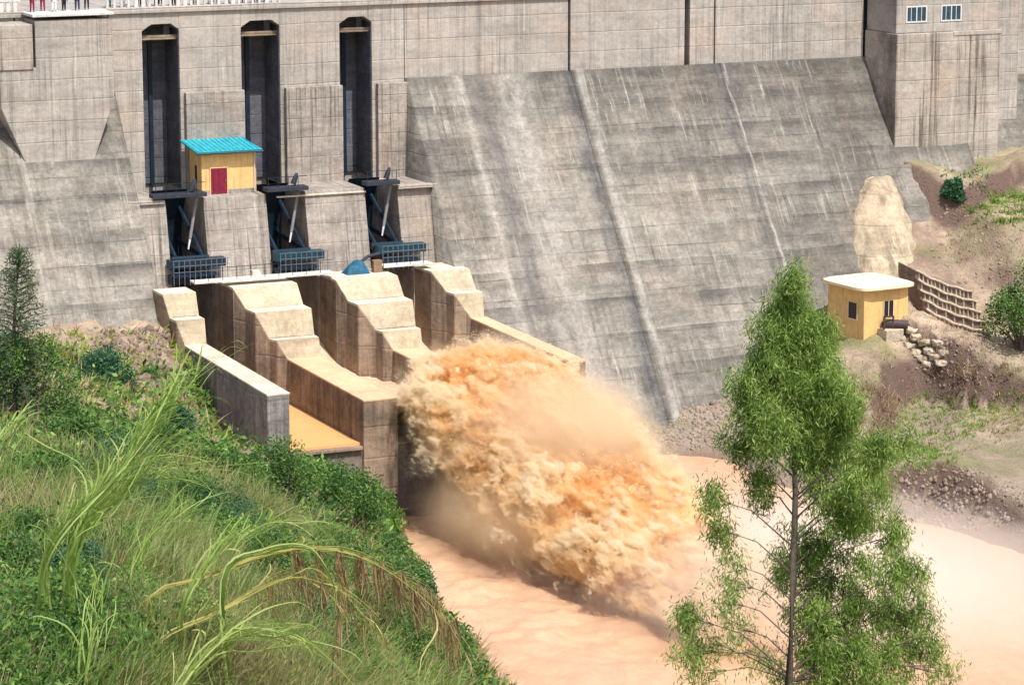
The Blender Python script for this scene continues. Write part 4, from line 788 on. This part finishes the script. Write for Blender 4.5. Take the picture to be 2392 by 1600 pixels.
# ------------------------------------------------------------------ vegetation
def blades(P, H, W, lean, az, segs, curv, rng, taper=1.3):
    """thin curved blades: P roots (n,3); returns quads"""
    n = len(P); t = np.linspace(0, 1, segs+1)[None, :]; H = H[:, None]
    ang = lean[:, None]+curv[:, None]*t            # angle from vertical grows along the blade
    ds = H/segs; sx = np.cumsum(np.sin(ang), 1)*ds-np.sin(ang[:, :1])*ds; sz = np.cumsum(np.cos(ang), 1)*ds-np.cos(ang[:, :1])*ds
    ca, sa = np.cos(az)[:, None], np.sin(az)[:, None]; cx = P[:, 0:1]+sx*ca; cy = P[:, 1:2]+sx*sa; cz = P[:, 2:3]+sz
    fa = rng.random(n)*math.tau; wv = W[:, None]*np.clip((1-t)**(1/taper), .06, 1)*.5; wx = wv*np.cos(fa)[:, None]; wy = wv*np.sin(fa)[:, None]
    A = np.stack([cx-wx, cy-wy, cz], 2); B = np.stack([cx+wx, cy+wy, cz], 2); V = np.stack([A, B], 2).reshape(n, -1, 3)
    base = np.array([[2*k, 2*k+1, 2*k+3, 2*k+2] for k in range(segs)]); F = base[None]+(np.arange(n)*2*(segs+1))[:, None, None]
    return V.reshape(-1, 3), F.reshape(-1, 4)
def cat_mesh(L):
    Vs = []; Fs = []; o = 0
    for V, F in L: Vs.append(V); Fs.append(F+o); o += len(V)
    return np.concatenate(Vs), np.concatenate(Fs)
def leaves(P, L, W, rng, droop=0.0, jit=1.0):
    """single quad leaves (rhombus) around points; droop 1 = hanging straight down"""
    n = len(P); d = rng.normal(0, 1, (n, 3)); d /= np.linalg.norm(d, axis=1)[:, None]; d = d*(1-droop)+np.array([0, 0, -1.])*droop; d += rng.normal(0, .12*jit, (n, 3)); d /= np.linalg.norm(d, axis=1)[:, None]
    s = np.cross(d, rng.normal(0, 1, (n, 3))); s /= np.linalg.norm(s, axis=1)[:, None]; L = L[:, None]; W = W[:, None]
    V = np.stack([P, P+d*L*.45+s*W*.5, P+d*L, P+d*L*.45-s*W*.5], 1); F = np.arange(4*n).reshape(n, 4); return V.reshape(-1, 3), F
def proj(P):
    v = P-CAMP; d = v@FW; return 1196+6900*(v@RT)/d, 800-6900*(v@UP)/d, d
rg = np.random.default_rng(21)
M['reed_yellow'] = leafmat('yellowing_reed_blades', [(0, (.24, .22, .05)), (.5, (.46, .44, .12)), (1, (.68, .60, .28))], .45, .5)
M['reed_mix'] = leafmat('tall_grass_blades', [(0, (.05, .12, .025)), (.35, (.15, .26, .05)), (.65, (.30, .42, .11)), (.85, (.48, .48, .22)), (1, (.52, .40, .24))], .45, .2, dry=(.38, .30, .15))
M['gravelstone'] = simple('grey_brown_gravel', (.26, .205, .16), .95, .5, .8)
# --- left bank ground cover, thicker near the camera
def sample_bank(n, rng):
    out = []
    while sum(map(len, out)) < n:
        px = rng.uniform(-40, 1180, 4000); py = rng.uniform(800, 1680, 4000); ds = np.linspace(50, 225, 140)
        D_ = np.array([ray(a, b) for a, b in zip(px, py)])/6900.; P = CAMP+D_[:, None, :]*ds[None, :, None]; g = gfast(P[..., 0], P[..., 1]); hit = P[..., 2] < g
        k = hit.argmax(1); ok = hit.any(1); q = P[np.arange(len(k)), k]; q = q[ok]; q = q+np.c_[rng.normal(0, 1.2, (len(q), 2)), np.zeros(len(q))]
        q[:, 2] = gfast(q[:, 0], q[:, 1]); q = q[(q[:, 2] > 9.0) & ~((q[:, 0] > -33.2) & (q[:, 1] > -31.8)) & (q[:, 0] < -20)]; out.append(q)
    return np.concatenate(out)[:n]
Q = sample_bank(52000, rg)
dens = vnoise(Q[:, 0], Q[:, 1], 77, .16)+.5*vnoise(Q[:, 0], Q[:, 1], 78, .5)
bare = (proj(Q)[2] > 168+10*vnoise(Q[:, 0], Q[:, 1], 66, .2)) & (Q[:, 0] < -33.5) & (rg.random(len(Q)) < .93); Q = Q[(~bare) & (dens > -.42) & (vnoise(Q[:, 0], Q[:, 1], 83, .8)+.6*vnoise(Q[:, 0], Q[:, 1], 84, .3) > -.22)]; dens = vnoise(Q[:, 0], Q[:, 1], 77, .16)
dist = proj(Q)[2]
def tuft(Q, k, hmin, hmax, wk, seed):
    rng = np.random.default_rng(seed); P = np.repeat(Q, k, 0); n = len(P); dd = np.repeat(proj(Q)[2], k); P = P+np.c_[rng.normal(0, .22, (n, 2)), np.full(n, -.05)]
    hh = np.repeat(.55+.9*np.clip(vnoise(Q[:, 0], Q[:, 1], 79, .12)+.5, 0, 1)+.3*vnoise(Q[:, 0], Q[:, 1], 80, .6), k)
    H = rng.uniform(hmin, hmax, n)*hh; W = wk*dd/100.*rng.uniform(.6, 1.3, n)
    return blades(P, H, W, rng.uniform(0, .45, n), rng.normal(.2, 1.3, n), 3, rng.uniform(.1, 1.5, n), rng)
Qg = Q[rg.random(len(Q)) < .72]; V, F = tuft(Qg, 5, .45, 1.25, .13, 5)
tag(np_mesh('bank_grass', V, F, M['grass']), kind='stuff')
sel = (vnoise(Q[:, 0], Q[:, 1], 91, .14)+.4*vnoise(Q[:, 0], Q[:, 1], 92, .45)) > -.12; W_ = Q[sel]; P = np.repeat(W_, 12, 0); P = P+np.c_[rg.normal(0, .3, (len(P), 2)), np.abs(rg.normal(0, .5, len(P)))]
dd = proj(P)[2]; V, F = leaves(P, .24*dd/100*rg.uniform(.7, 1.6, len(P)), .12*dd/100*rg.uniform(.7, 1.3, len(P)), rg, .1)
tag(np_mesh('bank_weeds', V, F, M['weed']), kind='stuff')
near = Q[dist[:len(Q)] < 125] if len(dist) == len(Q) else Q; near = near[rg.random(len(near)) < .11]
V, F = tuft(near, 13, 1.0, 2.3, .085, 15); tag(np_mesh('tall_bank_grass', V, F, M['reed_mix']), kind='stuff')
near = Q[rg.random(len(Q)) < .2]; V, F = tuft(near, 4, .8, 1.9, .075, 16); tag(np_mesh('dry_bank_stalks', V, F, M['straw']), kind='stuff')
# --- sparse dry and green grass on the right bank
def patch(cx, cy, rx_, ry_, n, hmin, hmax, mat, nm, wk=.05, seed=1, k=5):
    rng = np.random.default_rng(seed); L = []
    for _ in range(n):
        a = rng.random()*math.tau; r = math.sqrt(rng.random()); p = ray_ground(cx+rx_*r*math.cos(a), cy+ry_*r*math.sin(a), 110, 265, 200); L.append(p)
    Pn = np.repeat(np.array(L), k, 0); m = len(Pn); Pn = Pn+np.c_[rng.normal(0, .18, (m, 2)), np.full(m, -.03)]
    V, F = blades(Pn, rng.uniform(hmin, hmax, m), wk*rng.uniform(.7, 1.4, m)*2, rng.uniform(0, .6, m), rng.random(m)*math.tau, 2, rng.uniform(.1, .9, m), rng)
    return tag(np_mesh(nm, V, F, M[mat]), kind='stuff')
patch(2345, 490, 90, 45, 520, .3, .7, 'grass_bright', 'hillside_grass', seed=2)
patch(2250, 430, 60, 60, 200, .2, .5, 'shrub_teal', 'hillside_grass', seed=3)
patch(2200, 975, 110, 60, 520, .2, .5, 'grass_bright', 'hillside_grass', seed=4)
patch(2130, 1065, 110, 30, 420, .2, .45, 'grass_bright', 'hillside_grass', seed=5)
patch(2340, 960, 90, 60, 400, .2, .5, 'grass', 'hillside_grass', seed=6)
patch(2230, 900, 230, 160, 1500, .15, .5, 'straw', 'dry_grass', .035, seed=7)
patch(2040, 960, 70, 60, 420, .4, .8, 'straw', 'dry_grass', .035, seed=8)
patch(2280, 870, 110, 20, 300, .4, .8, 'straw', 'dry_grass', .035, seed=9)
patch(2330, 560, 120, 90, 500, .15, .45, 'straw', 'dry_grass', .035, seed=10)
patch(300, 820, 220, 40, 300, .1, .4, 'straw', 'dry_grass', .035, seed=12)
patch(420, 960, 90, 60, 400, .3, .8, 'straw', 'dry_grass', .035, seed=13)
# gravel and rubble
def rubble(cx, cy, rx_, ry_, n, s0, s1, nm, mat, seed):
    rng = np.random.default_rng(seed); V0, F0 = icosphere(1); Vs = []; Fs = []
    for q in range(n):
        a = rng.random()*math.tau; r = math.sqrt(rng.random()); p = ray_ground(cx+rx_*r*math.cos(a), cy+ry_*r*math.sin(a), 130, 265, 1400)
        s = s0+(s1-s0)*rng.random()**3; v = V0*(1+rng.normal(0, .16, (len(V0), 1)))*s*rng.uniform(.6, 1.2, 3)+p; Vs.append(v); Fs.append(F0+q*len(V0))
    return tag(np_mesh(nm, np.concatenate(Vs), np.concatenate(Fs), M[mat]), kind='stuff')
rubble(1600, 990, 150, 60, 1500, .04, .26, 'rubble', 'gravelstone', 1)
rubble(2230, 1170, 170, 75, 1100, .03, .24, 'rubble', 'gravelstone', 2)
rubble(330, 840, 130, 70, 700, .08, .45, 'rubble', 'brownstone', 3)
rubble(2290, 560, 120, 130, 420, .04, .22, 'rubble', 'gravelstone', 4)
rubble(2230, 850, 120, 60, 350, .04, .2, 'rubble', 'gravelstone', 5)
rubble(250, 790, 200, 30, 400, .04, .2, 'rubble', 'gravelstone', 6)

# --- shrubs: foliage, stem
def shrub(px, py, d, wpx, hpx, mat, label, seed, ls=.14, n=3800, group='shrubs on the banks', name='shrub', droop=.15):
    rng = np.random.default_rng(seed); b = ray_ground(px, py, max(50, d-40), d+45, 200) if d else ray_ground(px, py); dist = float((b-CAMP)@FW); k = dist/6900.; w_, h_ = wpx*k*1.3, hpx*k*1.15; n = int(n*1.7); ls = ls*.8
    t = thing(name, label, 'shrub', tuple(b), 0, group); nc = 16; cs = []
    for _ in range(nc):
        u = rng.random(); a = rng.random()*math.tau; cs.append((math.cos(a)*w_*.34*(1-u*.55), math.sin(a)*w_*.34*(1-u*.55), h_*(.22+.68*u), w_*rng.uniform(.12, .24)))
    cs = np.array(cs); pick = rng.integers(0, nc, n); c = cs[pick]; dr = rng.normal(0, 1, (n, 3)); dr /= np.linalg.norm(dr, axis=1)[:, None]
    Pn = c[:, :3]+dr*(c[:, 3:4]*(rng.random((n, 1))**.4))*np.array([1, 1, 1.15]); Pn[:, 2] = np.abs(Pn[:, 2])
    L = ls*1.25*dist/130.*rng.uniform(.6, 1.5, n); V, F = leaves(Pn, L, L*.45, rng, droop); np_mesh('foliage', V, F, M[mat], t)
    m = MB()
    for c in cs[:9]: m.tube([(0, 0, -.2), (c[0]*.4, c[1]*.4, c[2]*.5), (c[0], c[1], c[2])], [.05*w_/2, .03*w_/2, .012], 5)
    o = m.build('stem', M['bark'], None); o.parent = t; return t
shrub(675, 1235, 190, 165, 185, 'shrub', 'dark green bush with a pointed top below the grey chute wall', 1)
shrub(810, 1275, 186, 165, 190, 'shrub', 'rounded green bush at the water edge below the dark lip wall', 2)
shrub(590, 1240, 175, 130, 120, 'shrub', 'low green bush left of the pointed dark bush', 3)
shrub(870, 1215, 190, 90, 75, 'shrub', 'light sprig-topped bush overhanging the river under the chutes', 4)
shrub(400, 1035, 0, 110, 70, 'shrub_teal', 'small blue green bush left of the grey chute wall foot', 5)
shrub(80, 1010, 0, 190, 200, 'shrub', 'dark bush around the foot of the young conifer', 6)
shrub(20, 930, 0, 120, 150, 'shrub_teal', 'dark blue green bush at the left edge under the conifer', 7)
shrub(2385, 820, 0, 170, 170, 'shrub', 'dark bush on the right bank at the right edge', 8)
shrub(2225, 470, 0, 42, 42, 'shrub_teal', 'small blue green bush on the slope right of the cream rock', 9)
shrub(520, 1330, 100, 260, 130, 'shrub_teal', 'dark blue green thicket behind the arching reeds', 10, n=4600)
shrub(700, 1480, 95, 320, 220, 'shrub', 'large shadowy bush under the long arching reed', 11, n=6000)
shrub(880, 1540, 120, 240, 200, 'shrub', 'dark bush on the edge of the bank above the river', 12, n=5000)
shrub(930, 1440, 150, 150, 120, 'shrub', 'green bush under the hanging seed heads', 13)
shrub(780, 1390, 135, 200, 120, 'shrub', 'mid green bush in the dip behind the reeds', 14)
shrub(1000, 1620, 135, 170, 130, 'shrub', 'bush at the bottom edge beside the river', 15)
shrub(240, 900, 0, 130, 60, 'shrub_teal', 'low dark scrub under the brown rubble slope', 16)
shrub(250, 1150, 130, 220, 100, 'shrub_teal', 'dark green thicket beneath the leaning reed sheaf', 17)
shrub(60, 1340, 80, 180, 120, 'weed', 'bright leafy bush at the left edge among tall grass', 18)
shrub(400, 1560, 65, 300, 130, 'weed', 'leafy weed clump at the bottom edge left of the reeds', 19, n=5200, ls=.2)
shrub(150, 1500, 68, 260, 140, 'weed', 'leafy weed clump in the bottom left corner', 20, n=5200, ls=.2)

for q_, (a_, b_, c_, w1, h1, mt, lb_) in enumerate([(905, 1350, 0, 110, 90, 'shrub', 'ragged bush on the bank edge above the shaded river'), (965, 1455, 0, 130, 110, 'shrub_teal', 'blue green bush leaning out from the bank edge over the river'), (1040, 1590, 0, 150, 110, 'shrub', 'bush at the very bottom of the bank edge beside the bright river'),
    (160, 1090, 120, 170, 90, 'shrub', 'dark round bush on the bank below the young conifer'), (300, 1270, 92, 190, 120, 'shrub_teal', 'blue green bush among the stems of the reed fan'), (460, 1310, 95, 200, 120, 'weed', 'bright leafy bush left of the single broad reed blade'),
    (560, 1180, 165, 150, 90, 'shrub', 'dark green bush on the crest left of the pointed bush'), (90, 1580, 60, 260, 120, 'shrub', 'dark bush in the very bottom left corner'), (180, 1430, 70, 180, 130, 'shrub_teal', 'blue green bush between the weed clumps at lower left'),
    (640, 1560, 72, 300, 190, 'shrub_teal', 'deep shadowy blue green bush between the two lowest reeds'),(330, 1500, 66, 200, 130, 'weed', 'bright broad-leaved weed clump left of the bottom reed'), (520, 1590, 62, 220, 140, 'shrub', 'dark leafy bush at the bottom edge below the yellowing reed'), (250, 1380, 78, 220, 120, 'weed', 'broad-leaved weed clump under the reed fan'),
    (430, 1240, 105, 200, 100, 'shrub', 'dark bush in the hollow right of the reed sheaf foot'), (120, 1200, 98, 220, 110, 'weed', 'pale green leafy bush left of the reed sheaf'), (600, 1400, 90, 230, 140, 'weed', 'leafy weed clump behind the single broad reed blade'),
    (30, 1440, 72, 170, 150, 'shrub', 'dark bush at the left edge of the foreground'), (350, 1100, 140, 170, 80, 'shrub', 'low dark bush on the bank behind the reed fan'), (480, 1130, 160, 150, 70, 'weed', 'low light green bush on the bank crest below the grey wall'),
    (740, 1590, 80, 260, 190, 'shrub', 'shadowy bush at the bottom edge right of the big reed')]):
    shrub(a_, b_, c_, w1, h1, mt, lb_, 40+q_, ls=.17, n=3200)
# --- reeds: long arching stems with side leaves
def curve(pts, n=24):
    P = [np.array(p, float) for p in pts]; P = [2*P[0]-P[1]]+P+[2*P[-1]-P[-2]]; out = []; m = len(P)-3
    for i in range(m):
        a, b, c, d = P[i:i+4]
        for t in np.linspace(0, 1, max(3, n//m), endpoint=(i == m-1)): out.append(.5*((2*b)+(-a+c)*t+(2*a-5*b+4*c-d)*t*t+(-a+3*b-3*c+d)*t**3))
    return np.array(out)
def ribbon(C_, W0, rng, tip=.1):
    n = len(C_); t = np.linspace(0, 1, n); T = np.gradient(C_, axis=0); T /= np.linalg.norm(T, axis=1)[:, None]; sd_ = np.cross(T, np.array([0, 0, 1.])+rng.normal(0, .35, 3)); sd_ /= np.linalg.norm(sd_, axis=1)[:, None]
    w_ = W0*np.minimum(1, .35+t*4)*(1-t**2*(1-tip)); A = C_-sd_*w_[:, None]/2; B = C_+sd_*w_[:, None]/2+np.array([0, 0, W0*.15]); V = np.stack([A, B], 1).reshape(-1, 3); F = np.array([[2*k, 2*k+1, 2*k+3, 2*k+2] for k in range(n-1)]); return V, F
def reed(name, label, pxs, d, n, jitter, mat, wid, seed, side=0, hang=0, hmat=None, group='tall reeds on the left bank', whole=.75):
    rng = np.random.default_rng(seed); base = at(pxs[0][0], pxs[0][1], d); base = base.copy(); wid = wid*1.05; n = int(n*1.1); base[2] = min(base[2], float(gfast(base[0], base[1])))
    t = thing(name, label, 'reed clump', tuple(base), 0, group); L = []; H = []
    for i in range(n):
        j = rng.normal(0, 1, (len(pxs), 2))*jitter*np.linspace(.25, 1, len(pxs))[:, None]; s = rng.uniform(whole, 1.0) if i else 1; dd = d+rng.normal(0, .6)
        pts = [np.array(base)+np.r_[rng.normal(0, .25, 2), 0]-base]+[at(a+b[0], c_+b[1], dd+.2*q)-base for q, ((a, c_), b) in enumerate(zip(pxs, j))]
        Cc = curve(pts, 26); Cc = Cc[:max(8, int(len(Cc)*s))]; L.append(ribbon(Cc, wid*rng.uniform(.6, 1.2), rng))
        for q in range(side):
            k = rng.integers(len(Cc)//4, len(Cc)-3); p = Cc[k]; T = Cc[k+1]-Cc[k]; T /= np.linalg.norm(T); o = rng.normal(0, .5, 3); o[2] = abs(o[2])*.5; ln_ = rng.uniform(.5, 1.3)
            L.append(ribbon(curve([p, p+(T+o*.6)*ln_*.5+np.array([0, 0, .05]), p+(T+o)*ln_*.85-np.array([0, 0, .12*ln_]), p+(T+o)*ln_*1.05-np.array([0, 0, .45*ln_])], 9), wid*.7, rng))
        for q in range(hang):
            k = rng.integers(len(Cc)//2, len(Cc)-1); p = Cc[k]; ln_ = rng.uniform(.35, 1.1)
            H.append(ribbon(curve([p, p+np.array([rng.normal(.05, .06), rng.normal(0, .06), -ln_*.5]), p+np.array([rng.normal(.12, .1), rng.normal(0, .1), -ln_])], 6), wid*.42, rng, .6))
    V, F = cat_mesh(L); np_mesh('leaves', V, F, M[mat], t)
    if H: V, F = cat_mesh(H); np_mesh('seed_heads', V, F, M[hmat or 'reed_dry'], t)
    return t
reed('reed_clump', 'tall green reed sheaf leaning right across the foot of the grey chute wall', [(110, 1300), (260, 1120), (350, 1010), (430, 900), (520, 822)], 60, 34, 22, 'reed', .05, 1, side=6)
reed('reed_clump', 'spreading reed fan arching right below the leaning sheaf', [(170, 1290), (260, 1160), (350, 1100), (450, 1090), (540, 1150)], 60, 32, 36, 'reed', .045, 2, side=3)
reed('reed_clump', 'short drooping reed tuft at the left edge beside the conifer', [(-30, 1180), (-5, 1060), (25, 1000), (60, 1010), (75, 1100)], 62, 14, 16, 'reed', .05, 3, side=2)
reed('reed_clump', 'long yellowing reed arching far right over the river with hanging seed heads', [(350, 1395), (500, 1340), (640, 1290), (790, 1285), (930, 1340), (1050, 1450), (1108, 1575)], 62, 9, 9, 'reed_yellow', .06, 4, side=2, hang=46, whole=.93)
reed('reed_clump', 'second yellowing reed arch just under the longest one', [(380, 1500), (520, 1420), (660, 1345), (760, 1350), (860, 1430), (900, 1520)], 61, 10, 26, 'reed_yellow', .05, 5, side=3, hang=20, whole=.85)
reed('reed_clump', 'broad green reed bending over at the bottom edge', [(400, 1640), (500, 1500), (620, 1475), (740, 1500), (860, 1600)], 59, 24, 30, 'reed', .06, 6, side=3)
reed('reed_clump', 'single broad bright reed blade curling down in front of the dark bush', [(520, 1360), (620, 1290), (725, 1285), (780, 1370), (785, 1450)], 60, 3, 9, 'reed', .085, 7)
reed('reed_clump', 'green reed with one blade hooking down beside the thicket', [(430, 1420), (500, 1300), (560, 1240), (620, 1290), (650, 1370)], 61, 9, 24, 'reed', .055, 8, side=2)
reed('reed_clump', 'low reed spray arching over the dark bushes by the pointed bush', [(540, 1300), (620, 1225), (690, 1215), (760, 1245), (800, 1290)], 75, 9, 16, 'reed', .055, 9, side=2)
reed('reed_clump', 'thin pale reed clump among the weeds left of centre', [(300, 1420), (330, 1300), (390, 1220), (470, 1200), (560, 1230)], 70, 12, 30, 'reed', .04, 10, side=2)
reed('reed_clump', 'upright reed tuft in the lower left grass', [(200, 1640), (210, 1500), (230, 1400), (260, 1340)], 58, 12, 30, 'reed', .045, 11, side=3)

reed('reed_clump', 'thin brown drooping stalks hanging off the bank edge over the river', [(800, 1420), (900, 1350), (990, 1380), (1040, 1470), (1060, 1580)], 64, 8, 18, 'reed_dry', .035, 14, side=1, hang=20)
# --- young conifer at the left
def conifer():
    b = ray_ground(36, 1000); d = float((b-CAMP)@FW); k = d/6900.; t = thing('young_conifer', 'slim young conifer with whorled branches at the left edge', 'tree', tuple(b)); H = 435*k; tr = MB().tube([(0, 0, -.3), (.05*H/8, 0, H*.5), (.22*H/4, 0, H)], [.16, .1, .02], 8); o = tr.build('trunk', M['bark']); o.parent = t
    rng = np.random.default_rng(4); m = MB(); P_ = []
    for q in range(26):
        u = .12+.86*q/26.; r = H*.235*(1-u)**.65*(1 if u > .3 else 1.05)+.12; nb = 5
        for s in range(nb):
            a = q*2.4+s*math.tau/nb+rng.normal(0, .2); c0 = np.array([.22*H/4*u, 0, H*u]); e = c0+np.array([math.cos(a)*r, math.sin(a)*r, r*.28*(1 if u > .5 else -.1)]); m.tube([c0, (c0+e)/2+np.array([0, 0, .05*r]), e], [.03, .02, .008], 4)
            for w_ in np.linspace(.25, 1, 7): P_.append(np.repeat([(c0*(1-w_)+e*w_)], 6, 0)+rng.normal(0, .05+.02*r, (6, 3)))
    o = m.build('branch', M['bark']); o.parent = t; Pn = np.concatenate(P_); V, F = leaves(Pn, rng.uniform(.14, .38, len(Pn)), rng.uniform(.03, .06, len(Pn)), rng, -.25); np_mesh('foliage', V, F, M['pine'], t)
conifer()
# --- eucalyptus in the right foreground
def eucalyptus():
    d = 82.; k = d/6900.; top = at(1862, 640, d); foot = at(1843, 1600, d); gz = float(gfast(foot[0], foot[1])); base = np.array([foot[0]-.1, foot[1], gz-.2]); t = thing('eucalyptus_tree', 'slender eucalyptus with drooping bright green foliage in the right foreground', 'tree', tuple(base))
    tp = [base, foot, at(1853, 1350, d), at(1858, 1150, d), at(1850, 980, d), at(1855, 820, d), at(1862, 690, d)]; o = MB().tube([p-base for p in tp], [.20, .125, .10, .08, .06, .04, .015], 10).build('trunk', M['bark'], smooth=True); o.parent = t
    CL = [(1862,672,34,52,1.),(1850,730,62,62,1.),(1880,770,60,62,1),(1830,800,80,70,1),(1875,850,90,78,1),(1805,860,80,70,1),(1900,790,60,70,.9),(1850,930,105,78,1.1),(1790,950,80,70,1),(1735,900,50,50,.9),(1760,990,60,60,.9),(1920,900,72,70,1),(1955,965,72,62,1),(1900,1000,85,70,1.05),(1985,950,46,52,.8),
          (1820,1010,64,58,.9),(1745,1040,52,52,.7),(1788,1115,44,46,.7),(1800,1165,44,34,.5),(1860,1060,66,50,.7),(1940,1060,72,56,.9),(2010,1080,58,50,.85),(2060,1045,56,44,.85),(2110,1035,42,38,.6),(1990,1130,70,52,.9),(1930,1140,56,46,.75),(2050,1150,46,50,.7),
          (1660,1165,38,42,.75),(1665,1230,32,44,.75),(1700,1310,44,40,.3),(1740,1345,60,44,.3),(1690,1400,46,50,.28),(1600,1450,42,36,.85),(1622,1505,42,46,.7),(1668,1500,36,40,.3),(1720,1460,60,50,.22),(1640,1570,50,34,.3),
          (1960,1210,70,52,.85),(1900,1260,70,60,.8),(2020,1230,66,50,.8),(2090,1250,46,56,.75),(1850,1330,60,60,.7),(1930,1350,80,66,.8),(2030,1330,70,44,.55),(2110,1340,56,66,.8),(1890,1430,76,66,.8),(1975,1430,80,66,.8),(2070,1430,76,66,.8),(2150,1420,44,60,.6),
          (1900,1530,80,66,.85),(1990,1540,86,66,.9),(2090,1530,80,66,.8),(2170,1510,42,56,.5),(2210,1570,50,44,.25),(1830,1570,50,40,.4),(1950,1610,100,50,.9),(2080,1610,90,50,.8),(1780,1540,50,50,.25)]
    rng = np.random.default_rng(8); LV = []; LF = 0; br = MB(); parts = []
    for (cx_, cy_, rx_, ry_, dn) in CL:
        dz = rng.normal(0, rx_*.8)*k; dz = abs(dz)+.5 if (cy_ > 1040 and abs(cx_-1856) < 95) else dz; cx_ += rng.normal(0, 8); cy_ += rng.normal(0, 8); c = at(cx_, cy_, d+dz); ang = np.array([rx_*k, rx_*k, ry_*k*1.0])*.82; nsub = max(6, int(20*dn)); n = int(4000*dn**1.3*(rx_*ry_)/(75*66))+110
        # twigs of the cluster
        tw = c+rng.normal(0, .50, (nsub*2, 3))*ang; pick = rng.integers(0, len(tw), n); P = tw[pick]+rng.normal(0, 1, (n, 3))*np.array([.13, .13, .19])*(.6+.9*rng.random((n, 1)))
        parts.append((P, rng.uniform(.10, .26, n), rng.uniform(.02, .042, n)))
        py_ = min(max(cy_+abs(cx_-1855)*.55+10, 700), 1590); s = at(1854, py_, d)-base; e = c-base; mid = (s+e)/2+np.array([0, 0, .12*np.linalg.norm(e-s)]); br.tube([s, mid, e], [.022+.01*dn, .015, .006], 5)
        for q in range(4): br.tube([e*.5+mid*.5, tw[rng.integers(len(tw))]-base], [.012, .005], 4)
    o = br.build('branch', M['bark']); o.parent = t
    P = np.concatenate([p[0] for p in parts])-base; L = np.concatenate([p[1] for p in parts]); W = np.concatenate([p[2] for p in parts]); V, F = leaves(P, L, W, rng, .52, 1.6); np_mesh('crown', V, F, M['euc'], t)
eucalyptus()
